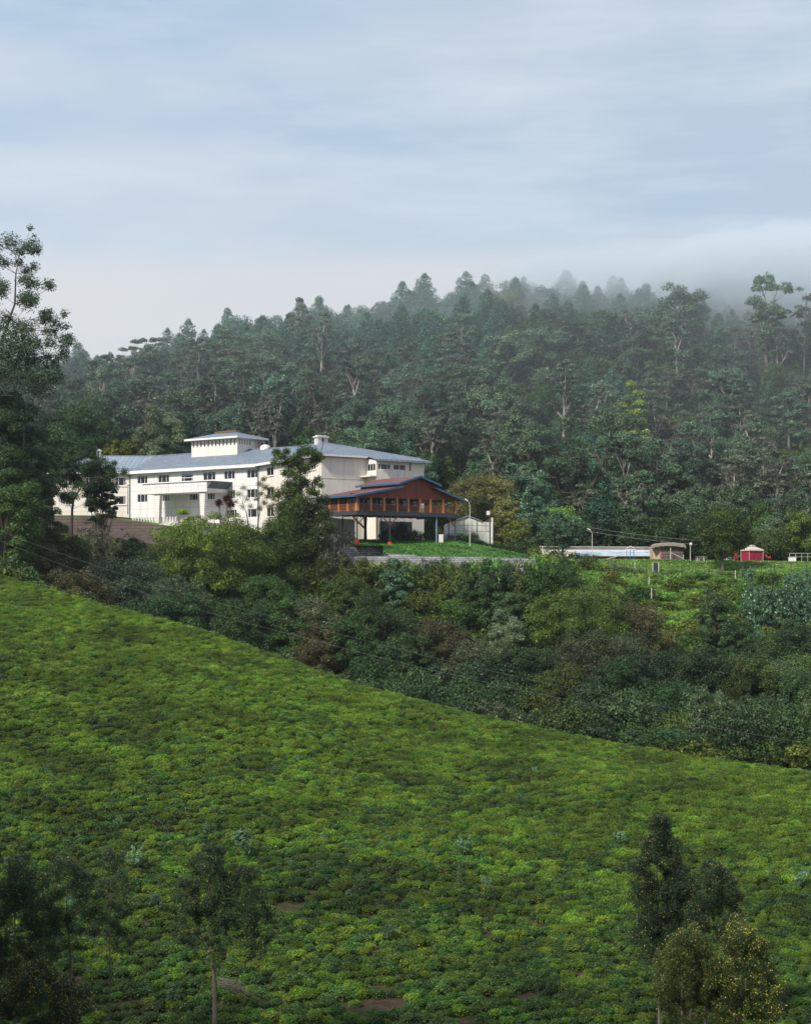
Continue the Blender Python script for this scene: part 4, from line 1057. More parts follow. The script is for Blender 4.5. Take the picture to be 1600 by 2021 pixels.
# ================================================================== VEGETATION
rng = np.random.default_rng(11); random.seed(11)
bark_pale = plain('pale_bark', (.20, .18, .16), .9, .5, 1.0, (.09, .08, .07), stretch=(1, 1, .3))
bark_dark = plain('dark_bark', (.07, .052, .042), .95, .4, 2.0)
bark_mid = plain('grey_brown_bark', (.16, .13, .11), .95, .4, 2.0)
LM = dict(
 tea=leafmat('tea_leaves', (.030, .075, .009), (.150, .245, .014), tip=(.22, .31, .025), tipamt=.08, hue=.02, patch=.16, pamt=.4, trans=.25, rough=.45),
 teadark=leafmat('tea_leaves_shade_tone', (.014, .044, .010), (.066, .140, .020), tip=(.14, .23, .03), tipamt=.08, hue=.02, patch=.16, pamt=.5, trans=.2, rough=.45),  # darker leaf variety whose tone also stands in for shade low on the slope
 olivelight=leafmat('light_olive_leaves', (.040, .080, .010), (.145, .215, .026), hue=.01, trans=.2),
 wattle_olive=leafmat('olive_wattle_leaves', (.020, .042, .009), (.080, .115, .022), hue=.01, trans=.2),
 lawnblade=leafmat('lawn_blades', (.022, .080, .010), (.065, .17, .022), hue=.01, trans=.2),
 weed=leafmat('pale_weed_leaves', (.06, .13, .06), (.15, .25, .14), hue=.01, trans=.25),
 pine=leafmat('dark_conifer_leaves', (.012, .052, .030), (.050, .140, .078), hue=.02, trans=.12, patch=.05),
 gum=leafmat('grey_green_gum_leaves', (.024, .060, .034), (.090, .160, .090), tip=(.16, .22, .13), tipamt=.12, hue=.035, trans=.15, patch=.05),
 gumb=leafmat('brownish_gum_leaves', (.040, .052, .034), (.115, .130, .088), tip=(.18, .19, .14), tipamt=.1, hue=.03, trans=.15),
 broad=leafmat('broad_green_leaves', (.018, .044, .009), (.075, .135, .022), hue=.035, trans=.2),
 dark=leafmat('dark_green_leaves', (.010, .030, .009), (.045, .090, .024), hue=.02, trans=.15),
 olive=leafmat('olive_leaves', (.040, .062, .008), (.135, .165, .020), hue=.02, trans=.2),
 brown=leafmat('brownish_leaves', (.022, .032, .010), (.078, .088, .028), tip=(.125, .085, .035), tipamt=.15, hue=.03, trans=.15),
 rust=leafmat('rusty_orange_leaves', (0.174, 0.065, 0.017), (0.435, 0.174, 0.043), hue=.01, trans=.15),
 light=leafmat('light_green_leaves', (0.065, 0.145, 0.020), (0.203, 0.348, 0.051), tip=(0.319, 0.435, 0.102), tipamt=.1, hue=.03, trans=.25),
 lime=leafmat('lime_leaves', (.13, .22, .014), (.28, .40, .04), hue=.01, trans=.3),
 teal=leafmat('blue_green_leaves', (.030, .085, .040), (.105, .19, .105), tip=(0.290, 0.464, 0.319), tipamt=.1, hue=.02, trans=.2),
 grey=leafmat('grey_twiggy_leaves', (.07, .078, .055), (.17, .18, .13), hue=.02, trans=.2),
 greygreen=leafmat('grey_green_shrub_leaves', (.028, .048, .020), (.095, .130, .055), tip=(.20, .22, .12), tipamt=.1, hue=.02, trans=.18),
 silver=leafmat('silver_green_leaves', (.060, .100, .050), (.17, .22, .12), hue=.02, trans=.2),
 yellow=leafmat('yellowish_leaves', (.065, .080, .020), (.175, .175, .055), hue=.02, trans=.25),
 red=leafmat('dark_red_leaves', (.06, .012, .018), (.15, .035, .045), hue=.01, trans=.2),
 wattle=leafmat('wattle_leaves', (.014, .036, .015), (.046, .090, .036), hue=.02, trans=.15),
 blossom=leafmat('yellow_blossom', (.22, .20, .03), (.48, .42, .10), hue=.01, trans=.3),
)
def free(x, Y): return g1(x, Y)

PR = {}
PR['pine'] = [pine_proto('pine', 15.5, w, bark_dark, LM['pine'], nl=150, leaf=.43) for w in (9.5, 10.5)] + [dome_proto('pinebush', 14, 9.5, bark_dark, LM['pine'], 38, 230, .44, bot=.12), dome_proto('pinebush', 13, 8.5, bark_dark, LM['broad'], 38, 230, .42, bot=.1, shape=1.2)]
PR['gum'] = [gum_proto('gum', 20, 10, bark_pale, LM['gum'], 11, nl=270, leaf=.43, per=4, flat=.9), gum_proto('gum', 22, 9, bark_pale, LM['gum'], 10, nl=260, fork=.30, leaf=.43, per=4, flat=.85),
             gum_proto('gum', 18, 12, bark_mid, LM['gum'], 13, nl=250, fork=.22, leaf=.43, per=4, flat=.95), gum_proto('gum', 19, 9, bark_pale, LM['gumb'], 10, nl=110, fork=.3, sprig=26, leaf=.4)]
PR['broad'] = [dome_proto('broad', 11, 9, bark_mid, LM['broad'], 36, 270, .4), dome_proto('broad', 12, 8, bark_mid, LM['dark'], 36, 270, .4, clr=.2), dome_proto('broad', 9, 9, bark_mid, LM['gum'], 34, 270, .4, clr=.2)]
PR['shrub'] = [dome_proto('shrub', 5, 6, bark_mid, LM['dark'], 36, 300, .2, bot=.02, clr=.2), dome_proto('shrub', 5, 6.5, bark_mid, LM['brown'], 36, 290, .2, bot=.02, clr=.18, rough=.8),
               dome_proto('shrub', 4.5, 6, bark_mid, LM['broad'], 36, 300, .2, bot=.02, clr=.2), dome_proto('shrub', 5, 6, bark_mid, LM['greygreen'], 36, 280, .2, bot=.02, clr=.17, rough=.8)]
PR['bush'] = [dome_proto('bush', 2, 2.6, bark_mid, LM['light'], 16, 80, .2, bot=0, clr=.26), dome_proto('bush', 2, 2.6, bark_mid, LM['olive'], 16, 80, .2, bot=0, clr=.26),
              dome_proto('bush', 2.2, 2.4, bark_mid, LM['teal'], 16, 55, .2, bot=0, clr=.25, rough=.9), dome_proto('bush', 2, 2.6, bark_mid, LM['broad'], 16, 80, .2, bot=0, clr=.26)]
PR['dark'] = [dome_proto('darkt', 10, 7, bark_dark, LM['dark'], 44, 120, .24, bot=.05, clr=.19)]
PR['grey'] = [twig_proto('twig', 5, 5, bark_pale, LM['grey'], 40, .16, 30, .012)]
PR['sapling'] = [dome_proto('sapling', 4, 3, bark_mid, LM['teal'], 22, 60, .24, bot=.05, clr=.2, rough=.9)]
PR['red'] = [None]

def plant(kind, px, ytop, wpx, Y, label, cat='tree', name=None, lm=None, group=None, hmin=1.0, sink=0.0):
    """one plant whose crown top is seen at photo row ytop and which stands on the ground at distance Y"""
    p = P(px, ytop, Y); zb = g1(p[0], Y) - sink; h = max(hmin, p[2] - zb); w = wpx / F * Y
    pr, nh, nw = PRN[kind]
    pr = pr[int(rng.integers(len(pr)))]
    if lm is not None:
        cm = pr[1].copy(); cm.materials.clear(); cm.materials.append(LM[lm]); pr = (pr[0], cm)
    return instance(name or ('tree' if cat == 'tree' else 'shrub'), pr, (p[0], Y, zb), w / nw, h / nh, rng.uniform(0, 6.28), label, cat, group)

# larger individual trees get their own denser crowns
def dome_t(px, ytop, wpx, Y, label, lm, bot=.05, ncl=60, nl=170, leaf=.2, clr=.17, rough=.6, name='round_tree', cat='tree', bark=None, hole=0, shape=1.0, aspect=.55, depth=1.0, ybase=None):
    p = P(px, ytop, Y); zb = g1(p[0], Y); h = max(1.5, p[2] - zb); w = wpx / F * Y * 1.14
    if ybase is not None: bot = max(0, (P(px, ybase, Y)[2] - zb) / h)
    leaf = leaf * 1.15; S = 3.1 * w * h * (1 - bot) * .9 + w * w * .5; nl = int(1.9 * S / (leaf * leaf * aspect * .625) / ncl * (1 - hole * .4))
    pr = dome_proto('own', h, w, bark or bark_mid, LM[lm], ncl, nl, leaf, bot, clr, rough, hole=hole, shape=shape, aspect=aspect)
    return instance(name, pr, (p[0], Y, zb), 1, 1, rng.uniform(0, 6.28), label, cat)

def cluster_tree(name, base_px, Y, base_y, clumps, trunk, lm, bark, label, leaf=.2, dens=1.0, nodes=None, depth=2.0, cat='tree', bl=None, thin=.05, aspect=.5, flat=.85, rough=.7, rs=1.0):
    """clumps: (px, py, radius px). trunk: list of (px, py, radius m). branches run from the nearest lower trunk point"""
    b0 = P(base_px, base_y, Y); b0[2] = min(b0[2], g1(b0[0], Y) - .2); t = thing(name, b0, label, cat)
    mb = MB(); tp = [P(a, b_, Y) for a, b_, r in trunk]; tr = [r for *_, r in trunk]
    mb.tube([b0] + tp, [tr[0] * 1.25] + tr, 8, cap=False)
    Vs = []; Bl = []
    joints = list(tp)
    if rs != 1.0:
        clumps = [q for (a, b_, r) in clumps for q in ((a, b_, r * rs * .85), (a + rng.uniform(-1.3, 1.3) * r, b_ + rng.uniform(-1, 1.3) * r, r * rs * .6))]
    for (a, b_, r) in clumps:
        rr = r / F * Y; c = P(a, b_, Y) + np.array([0, rng.uniform(-depth, depth), 0])
        n = int(max(20, dens * 13.0 * (rr / leaf) ** 2 * .5 / aspect))
        Vs.append(clump(c - b0, (rr, rr, rr * flat), n, leaf, aspect=aspect, rough=rough, shell=.25, low=-.9))
        if bl: Bl.append(clump(c - b0, (rr, rr, rr * flat), int(n * bl), leaf * .7, aspect=.8, rough=1, shell=.9, low=-.3))
        js = [j for j in joints if j[2] < c[2] - rr * .2] or [joints[0]]
        j = min(js, key=lambda q: np.linalg.norm(q - c) + .3 * abs(q[0] - c[0]))
        L = np.linalg.norm(c - j)
        pts = limb(mb, j, c, thin * (.5 + .12 * L), thin * .35, 4, .05, 4)
        joints.append(pts[2]); 
    trunkp = MB(); trunkp.v = mb.v; trunkp.f = mb.f
    trunkp.build('trunk', bark, t)
    V, Qd = quads(Vs); put('crown', mesh_np('crown', V, Qd, LM[lm]), t)
    if bl:
        V, Qd = quads(Bl); put('blossom', mesh_np('blossom', V, Qd, LM['blossom']), t)
    return t

PRN = {'pine': (PR['pine'], 17, 8.5), 'gum': (PR['gum'][:3], 20, 10), 'gumb': (PR['gum'][3:], 19, 9), 'broad': (PR['broad'], 10.7, 8.7), 'shrub': (PR['shrub'], 4.9, 6.1), 'bush': (PR['bush'], 2, 2.6),
       'dark': (PR['dark'], 10, 7), 'grey': (PR['grey'], 5, 5), 'sapling': (PR['sapling'], 4, 3)}

# ------------------------------------------------------------------ the wooded hill behind
def where(x, Y):
    a = 'left' if x / Y < -.09 else ('right' if x / Y > .09 else 'middle')
    return a
cnt = 0
sp = 7.0
rows = np.arange(318, 512, sp)
kinds = {'pine': [], 'gum': [], 'broad': []}
for ri, Y0 in enumerate(rows):
    half = .255 * Y0
    for x0 in np.arange(-half, half, sp * (1.0 if Y0 < 430 else 1.12)):
        x = x0 + rng.uniform(-.45, .45) * sp + (ri % 2) * sp / 2; Y = Y0 + rng.uniform(-.45, .45) * sp
        px = 800 + F * x / Y
        ymin = 352 if px < 640 else (345 if px < 700 else (318 if px < 870 else (326 if px < 1000 else 312)))
        if px < 640 and px > 250: ymin = 346
        if Y < ymin: continue
        up_f = (Y - 330) / 170.0
        pn = .08 + .95 * np.clip((up_f - .42) / .35, 0, 1) + .5 * (fbm(x / 30, Y / 30, 21) > .06)
        if px > 1250: pn *= .35
        if Y > 448: pn = max(pn, .9)
        k = 'pine' if rng.random() < pn else ('gum' if rng.random() < .60 else 'broad')
        kinds[k].append((x, Y, px))
print('forest', {k: len(v) for k, v in kinds.items()})
LBL = {
 'pine': ('pine_tree', 'dark green conifer with ragged top on the {a} of the wooded hill', 'conifers on the wooded hill, {a}'),
 'gum': ('gum_tree', 'grey-green tall gum tree with pale trunk on the {a} of the wooded hill', 'gum trees on the wooded hill, {a}'),
 'broad': ('broadleaf_tree', 'rounded green broadleaf tree among the gums on the {a} of the wooded hill', 'broadleaf trees on the wooded hill, {a}')}
for k, lst in kinds.items():
    nm, lb, gp = LBL[k]
    for x, Y, px in lst:
        i = int(rng.integers(len(PR[k]))) if not (k == 'pine' and Y > 448) else int(rng.choice(4, p=[.2, .2, .3, .3])); pr = PR[k][i]
        if k == 'gum' and 1250 < px and rng.random() < .35: pr = PR['gum'][3]
        sz = rng.uniform(.74, 1.0); s = sz * rng.uniform(.82, 1.0)
        if Y > 448: q_ = rng.uniform(.62, 1.08); s *= q_ * rng.uniform(.95, 1.25); sz *= q_
        if k == 'gum' and Y > 385: sz *= .80
        if k == 'gum' and Y < 345: s *= .8; sz *= .75
        a = {'left': 'left flank', 'middle': 'middle', 'right': 'misty right flank'}[where(x, Y)]
        if k == 'pine' and i >= 2:
            instance('evergreen_tree', pr, (x, Y, g1(x, Y)), s, sz, rng.uniform(0, 6.28), f'dense round-topped evergreen on the {a} of the wooded hill', 'tree', f'round evergreens on the wooded hill, {a}'); continue
        instance(nm, pr, (x, Y, g1(x, Y)), s, sz, rng.uniform(0, 6.28), lb.format(a=a), 'tree', gp.format(a=a))

# slim pale-stemmed gums standing out of the canopy
bark_white = plain('whitish_bark', (.46, .42, .38), .9, .5, 1.0, (.24, .21, .19), stretch=(1, 1, .3))
slim = [gum_proto('slimgum', 21, 6.5, bark_white, LM['gum'], 8, nl=190, fork=.55, leaf=.4, per=3, flat=.6, sprig=6), gum_proto('slimgum', 20, 6, bark_white, LM['gumb'], 8, nl=150, fork=.5, leaf=.38, per=3, flat=.6, sprig=12)]
for k in range(64):
    Y = rng.uniform(350, 425); px = rng.uniform(190, 1640); x = (px - 800) / F * Y
    if px > 820 and rng.random() < .3: Y = rng.uniform(318, 350); x = (px - 800) / F * Y
    sz = rng.uniform(.75, 1.05); a = {'left': 'left flank', 'middle': 'middle', 'right': 'misty right flank'}[where(x, Y)]
    instance('slim_gum_tree', slim[k % 2], (x, Y, g1(x, Y)), sz, sz, rng.uniform(0, 6.28), f'slim gum with long bare whitish stem on the {a} of the wooded hill', 'tree', f'slim whitish-stemmed gums, {a}')
# named trees of the hill and its foot
plant('gum', 1345, 556, 75, 436, 'tall slim gum tree with umbrella tufts against the mist, above the picnic terrace', name='gum_tree', sink=-2)
plant('gum', 1510, 572, 80, 420, 'tall bare-trunked gum tree reaching into the mist at the far right', name='gum_tree')
plant('gumb', 1585, 575, 60, 425, 'tall gum tree at the right picture edge reaching into the mist', name='gum_tree')
dome_t(1250, 728, 60, 375, 'creeper-covered cone-shaped tree halfway up the hill', 'light', name='creeper_tree', shape=1.6, ncl=40, nl=120, leaf=.3, bot=.1)
dome_t(315, 790, 100, 350, 'silvery pale green tree behind the left wing', 'silver', bot=.1, clr=.15, leaf=.28, name='silver_tree')
dome_t(236, 852, 66, 346, 'dull green bushy tree behind the left wing roof', 'olive', bot=.1, leaf=.28)
dome_t(945, 922, 125, 318, 'yellow-green spreading tree right of the hotel', 'yellow', bot=.3, clr=.15, leaf=.25, hole=.1, name='spreading_tree')
dome_t(1003, 975, 70, 312, 'yellowish bushy tree behind the white shed', 'yellow', bot=.1, clr=.17, leaf=.25)
dome_t(1048, 962, 62, 311, 'pale green column-shaped tree beside the hedge', 'teal', bot=.05, clr=.18, leaf=.25, name='columnar_tree')
dome_t(1022, 1018, 58, 302, 'olive bushy tree above the clipped hedge', 'olive', bot=.05, clr=.18, leaf=.22)
dome_t(1095, 985, 90, 314, 'bright green leafy tree behind the low white building', 'light', bot=.05, leaf=.25)
dome_t(1240, 1000, 130, 318, 'dark green tree mass behind the low white building', 'dark', bot=.03, leaf=.25)
dome_t(1330, 1005, 110, 314, 'dark bushy tree behind the log hut', 'dark', bot=.03, leaf=.25)
dome_t(1163, 1010, 90, 316, 'deep green tree behind the thin white lamp post', 'dark', bot=.03, leaf=.25)
dome_t(1510, 1040, 100, 303, 'dark olive shrub tree behind the gazebo tent', 'broad', bot=.03, leaf=.22)
dome_t(1585, 1003, 90, 306, 'pale green bushy tree at the right end of the terrace', 'light', bot=.05, leaf=.24)
dome_t(1525, 1008, 60, 309, 'grey-green feathery tree behind the gazebo tent', 'silver', bot=.1, leaf=.22)
# big spreading gum on the right slope
cl = []
r0 = np.random.default_rng(5)
for i in range(70):
    a = r0.uniform(0, pi); rr = sqrt(r0.uniform(.15, 1))
    cl.append((1180 + cos(a) * rr * 150, 960 - sin(a) * rr * 150, r0.uniform(13, 24)))
cluster_tree('spreading_gum_tree', 1162, 335, 1040, cl, [(1163, 1000, .5), (1160, 975, .42), (1175, 945, .3), (1196, 900, .2), (1130, 905, .2)], 'gum', bark_dark,
             'large spreading gum tree with dark forked limbs behind the low white building', leaf=.33, dens=.55, depth=4, flat=.5, thin=.12)
# tree in front of the picnic area
dome_t(1425, 994, 98, 283, 'dark green feathery tree standing alone on the terrace right of the log hut', 'broad', ybase=1098, ncl=55, nl=150, leaf=.2, clr=.17, rough=.9, name='terrace_tree', bark=bark_mid)
dome_t(1110, 1008, 82, 291, 'small light green tree with slim trunk before the low white building', 'teal', ybase=1082, ncl=40, nl=110, leaf=.2, clr=.17, rough=.9, name='young_tree')

# ------------------------------------------------------------------ left side trees
zc_ = [(65,452.5,6),(20,477,17),(55,477,15),(75,497,10),(5,522,14),(45,527,12),(32,515,9),(92,557,11),(105,567,6),(75,565,12),(51,557,11),(45,582,17),(10,580,15),(57,600,15),(82,615,8),(95,625,12),(131,620,7),
      (112,640,12),(82,630,10),(57,647,16),(15,630,15),(95,650,12),(25,670,20),(57,670,15),(125,665,12),(140,677,11),(105,680,14),(80,687,13),(37,695,21),(10,690,20),(62,710,22),(120,707,12),(100,717,16),(25,715,24),
      (-30,480,22),(-60,540,30),(-45,620,34),(-20,560,20),(-70,690,40),(-10,740,30),(50,745,30),(95,745,22)]
cluster_tree('tall_gum_tree', -45, 232, 1120, zc_, [(-42, 900, .45), (-36, 780, .38), (-12, 710, .26), (8, 660, .19), (30, 600, .13), (32, 540, .09), (40, 500, .06)], 'gum', bark_mid,
             'tall open-crowned gum tree leaning in from the left edge against the sky', leaf=.24, dens=1.1, depth=3, thin=.045, flat=.85, rough=1.0, rs=1.7)
dome_t(15, 735, 165, 236, 'large dark tree below the tall gum at the left edge', 'dark', ncl=80, nl=200, leaf=.2, clr=.15, bot=.3, hole=.05)
dome_t(140, 770, 175, 352, 'dark bushy tree behind the hotel chimney on the left', 'dark', ncl=60, nl=170, leaf=.26, clr=.17, bot=.05)
dome_t(10, 850, 140, 226, 'dense green tree low at the left edge', 'broad', ncl=80, nl=190, leaf=.2, clr=.15, bot=.15)
dome_t(88, 935, 66, 246, 'grey-green loose tree before the hotel left end', 'broad', ncl=40, nl=150, leaf=.2, clr=.17, bot=.2, hole=.35)
dome_t(515, 1042, 80, 272, 'dark rounded shrub below the thin pair of trees', 'dark', ncl=40, leaf=.18, cat='shrub', name='dark_bush', bot=0)
dome_t(330, 1085, 90, 262, 'mid green bushy shrub left of the broad olive dome', 'broad', ncl=44, leaf=.18, cat='shrub', name='green_shrub', bot=0)
cl = []
for i in range(52):
    a = r0.uniform(0, 2 * pi); rr = sqrt(r0.uniform(.02, 1)); cl.append((158 + cos(a) * rr * 68, 938 + sin(a) * rr * 62 - 4, r0.uniform(9, 16)))
cluster_tree('open_tree', 142, 262, 1060, cl, [(142, 1035, .22), (143, 1005, .2), (146, 985, .16), (162, 960, .1), (140, 950, .1)], 'dark', bark_dark,
             'open dark green tree with bare lower limbs before the left wing', leaf=.18, dens=1.6, depth=2.5, thin=.04, rs=1.35)
dome_t(203, 928, 58, 264, 'dense round dark crown beside the left wing windows', 'dark', ncl=44, nl=150, leaf=.17, clr=.17, ybase=1035, name='round_tree')
plant('grey', 185, 1012, 130, 262, 'grey leafless twiggy shrub before the brown retaining wall', 'shrub', 'twiggy_shrub')
plant('grey', 262, 1045, 60, 270, 'small grey twiggy shrub against the brown retaining wall', 'shrub', 'twiggy_shrub')
dome_t(255, 1056, 60, 268, 'small round dark green bush below the brown retaining wall', 'broad', ncl=36, nl=120, leaf=.17, cat='shrub', name='round_bush', bot=0)
dome_t(60, 1065, 190, 232, 'wide brownish shrub on the left above the tea ridge', 'brown', ncl=70, nl=170, leaf=.17, clr=.14, cat='shrub', name='brown_shrub', bot=0)
dome_t(110, 1020, 130, 248, 'mid green rounded shrub before the open dark tree', 'broad', ncl=60, nl=150, leaf=.18, cat='shrub', name='green_shrub', bot=0)
dome_t(15, 1022, 110, 240, 'yellowish green shrub at the left edge', 'olive', ncl=60, nl=150, leaf=.18, cat='shrub', name='green_shrub', bot=0)
dome_t(150, 1100, 130, 226, 'rusty-tinged brown shrub just above the tea ridge', 'brown', ncl=60, nl=160, leaf=.16, cat='shrub', name='brown_shrub', bot=0)
dome_t(245, 1090, 150, 236, 'grey-tipped shrub left of the broad olive tree', 'gum', ncl=60, nl=150, leaf=.17, cat='shrub', name='grey_shrub', bot=0, rough=.9)
# ------------------------------------------------------------------ centre
dome_t(418, 1000, 225, 247, 'broad olive-green dome tree before the porch', 'olivelight', ncl=190, nl=230, leaf=.18, clr=.105, bot=.02, shape=.9, name='dome_tree')
dome_t(525, 1125, 120, 240, 'darker green rounded tree right of the broad olive dome', 'broad', ncl=70, nl=180, leaf=.18, clr=.15, bot=.02)
dome_t(366, 978, 34, 285, 'small lime-green bush peeping over the olive dome tree', 'lime', ncl=16, nl=60, leaf=.17, cat='shrub', name='lime_bush', bot=0, clr=.24)
# red cordyline
cz = P(440, 1030, 292); cz[2] = g1(cz[0], cz[1])
ct = thing('cabbage_palm', cz, 'dark red spiky cabbage palm with three heads beside the porch', 'palm')
mb = MB(); Vs = []
for a_, b_, r_ in ((432, 993, .95), (449, 985, 1.15), (456, 995, .9)):
    e = P(a_, b_, 292); mb.tube([cz, cz * .4 + e * .6, e], [.16, .12, .09], 6)
    d = unit(rng.normal(size=(150, 3)) + np.array([0, 0, .3])); c = (e - cz) + d * r_ * .5
    nn = unit(np.cross(d, rng.normal(size=(150, 3)))); bb = np.cross(nn, d)
    V = np.stack([c - d * r_ * .5, c + bb * .06, c + d * r_ * .5 - np.array([0, 0, .12]), c - bb * .06], 1); Vs.append(V.reshape(-1, 3))
mb.build('trunk', bark_mid, ct); V, Qd = quads(Vs); put('crown', mesh_np('cordyline', V, Qd, LM['red']), ct)
# sparse small trees before the middle wing
cl = [(472,975,10),(480,962,9),(465,990,8),(488,985,9),(495,1000,8),(478,1000,8),(470,1015,7),(458,972,7),(500,975,7)]
cluster_tree('sparse_tree', 491, 284, 1048, cl, [(490, 1035, .12), (486, 1010, .08)], 'olive', bark_mid, 'thin nearly bare tree before the middle wing, left of a pair', leaf=.13, dens=.7, depth=.8, thin=.045)
cl = [(512,955,9),(520,945,8),(525,962,10),(515,975,9),(530,980,9),(538,966,8),(522,992,9),(535,1000,9),(512,1003,8),(506,985,7),(540,985,7)]
cluster_tree('sparse_tree', 508, 283, 1048, cl, [(509, 1035, .12), (513, 1010, .08)], 'yellow', bark_mid, 'thin olive-leaved tree before the middle wing, right of a pair', leaf=.14, dens=1.3, depth=.8, thin=.045)
# tall dark acacia with an airy top
cl = [(545,893,9),(556,900,12),(566,890,7),(560,912,9),(600,887,10),(612,893,14),(622,905,11),(632,902,7),(590,900,10),(583,915,11),(596,925,13),(575,935,12),(590,945,14),(568,955,12),(560,972,13),(585,968,14),
      (600,955,10),(628,945,7),(632,958,8),(625,975,9),(612,968,8),(640,985,10),(574,985,16),(600,990,18),(625,1000,16),(556,1000,16),(580,1010,22),(607,1015,22),(632,1022,16),(555,1025,20),(545,1050,20),(575,1040,26),
      (605,1045,26),(632,1050,18),(560,1075,26),(590,1075,28),(620,1075,24),(545,1095,22),(600,1105,26),(570,1110,26),(628,1100,16),(528,1072,18),(642,1078,18),(522,1108,20),(646,1112,20),(540,1132,22),(600,1138,24),(575,1140,22),(632,1140,20),(650,1040,12),(532,1035,12)]
cluster_tree('dark_acacia_tree', 590, 250, 1150, cl, [(590, 1100, .28), (590, 1040, .22), (594, 985, .16), (592, 940, .11), (600, 905, .07)], 'broad', bark_dark,
             'tall dark green acacia with airy top between the middle wing and the pavilion', leaf=.2, dens=2.1, depth=2.2, thin=.035, rough=.8, rs=1.55)
plant('grey', 655, 1028, 80, 249, 'grey twiggy shrub before the basement wall', 'shrub', 'twiggy_shrub')
plant('grey', 678, 1035, 60, 256, 'small bare tree with upswept twigs before the basement wall', 'shrub', 'twiggy_shrub')
dome_t(697, 1094, 66, 244, 'round olive bush at the left end of the stone wall', 'olive', ncl=34, nl=110, leaf=.16, cat='shrub', name='round_bush', bot=0)
dome_t(782, 1088, 62, 240, 'light green feathery sapling before the stone wall', 'teal', ncl=30, nl=90, leaf=.16, name='sapling_tree', bot=0, rough=.9, shape=1.4)
dome_t(815, 1095, 36, 241, 'small pale sapling right of a feathery one before the stone wall', 'light', ncl=18, nl=70, leaf=.15, name='sapling_tree', bot=0, rough=.9, shape=1.4)
dome_t(975, 1077, 80, 236, 'tall dark column-shaped tree before the stone wall', 'dark', ncl=64, nl=170, leaf=.18, clr=.17, bot=0, name='columnar_tree', shape=.8)
dome_t(928, 1088, 52, 237, 'narrow dark tree left of the tall column-shaped one', 'dark', ncl=44, nl=120, leaf=.17, clr=.18, bot=0, name='columnar_tree')
dome_t(1010, 1140, 70, 233, 'dark green bush right of the tall column-shaped tree', 'dark', ncl=44, nl=120, leaf=.17, bot=0, cat='shrub', name='dark_bush')
dome_t(998, 1188, 78, 228, 'grey-green rounded bush below the tall column-shaped tree', 'silver', ncl=40, nl=120, leaf=.17, bot=0, cat='shrub', name='grey_bush')
dome_t(1085, 1094, 110, 246, 'broad green shrub at the right end of the stone wall', 'broad', ncl=54, nl=140, leaf=.18, bot=0, cat='shrub', name='green_shrub')
dome_t(1135, 1147, 190, 232, 'broad olive dome-shaped tree low in the middle of the valley', 'olivelight', ncl=180, nl=220, leaf=.17, clr=.105, bot=.0, name='dome_tree')
dome_t(1060, 1175, 90, 236, 'olive bush left of the broad dome tree in the valley', 'olive', ncl=44, nl=120, leaf=.17, bot=0, cat='shrub', name='olive_bush')
dome_t(1412, 1138, 80, 236, 'tall dark oval tree on the right valley slope', 'dark', ncl=60, nl=160, leaf=.17, clr=.17, bot=0, name='columnar_tree')
dome_t(1457, 1200, 66, 232, 'smaller dark oval tree right of the tall oval one', 'dark', ncl=48, nl=130, leaf=.17, clr=.17, bot=0, name='columnar_tree')
dome_t(1572, 1206, 120, 230, 'dark olive rounded tree at the right edge of the valley', 'dark', ncl=60, nl=160, leaf=.17, clr=.16, bot=0)
dome_t(1575, 1275, 130, 218, 'mid green shrub at the right edge above the tea', 'broad', ncl=60, nl=160, leaf=.17, bot=0, cat='shrub', name='green_shrub')
dome_t(1108, 1285, 46, 222, 'small rusty-orange bush in the dark valley thicket', 'rust', ncl=20, nl=60, leaf=.15, bot=.5, cat='shrub', name='rusty_bush')
big = [(600, 1165, 150, 228, 'greygreen'), (745, 1160, 150, 226, 'dark'), (860, 1205, 160, 224, 'brown'), (690, 1125, 110, 236, 'broad'), (555, 1165, 130, 226, 'broad'), (960, 1255, 150, 218, 'greygreen'), (1190, 1240, 210, 214, 'greygreen'),
       (1060, 1270, 120, 217, 'dark'), (1310, 1262, 170, 215, 'dark'), (1420, 1262, 180, 212, 'dark'), (1530, 1300, 150, 208, 'greygreen'), (1260, 1185, 110, 236, 'brown'), (830, 1160, 100, 240, 'olive'), (910, 1180, 110, 238, 'broad'),
       (470, 1165, 120, 222, 'dark'), (350, 1120, 140, 228, 'greygreen'), (330, 1150, 140, 222, 'dark'), (640, 1215, 120, 214, 'brown'), (1150, 1330, 140, 206, 'brown'), (1330, 1340, 170, 200, 'dark'), (760, 1240, 140, 212, 'dark')]
wh = ['below the dark acacia', 'below the stone wall', 'left of the valley middle', 'below the basement wall', 'right of the broad olive tree by the porch', 'in the valley middle', 'below the broad olive valley tree',
      'left of the big grey-green shrub', 'right of the big grey-green shrub', 'below the tall dark oval tree', 'above the tea ridge at the right', 'right of the broad olive valley tree', 'below the middle of the stone wall', 'left of the dark column-shaped trees',
      'above the tea ridge at its steepest', 'below the broad olive tree by the porch', 'touching the tea ridge below the porch tree', 'in the thicket below the acacia', 'deep in the thicket right of the middle', 'at the foot of the thicket on the right', 'deep in the thicket below the stone wall']
cn_ = {'greygreen': 'grey-green', 'gum': 'grey-green', 'brown': 'brownish', 'broad': 'mid green', 'dark': 'dark green', 'olive': 'olive'}
for (a_, b_, c_, Y, l_), w_ in zip(big, wh):
    dome_t(a_, b_, c_, Y, f'large {cn_[l_]} tangled shrub {w_}', l_, ncl=80, nl=170, leaf=.17, clr=.14, bot=0, rough=.85, cat='shrub', name='tangled_shrub')
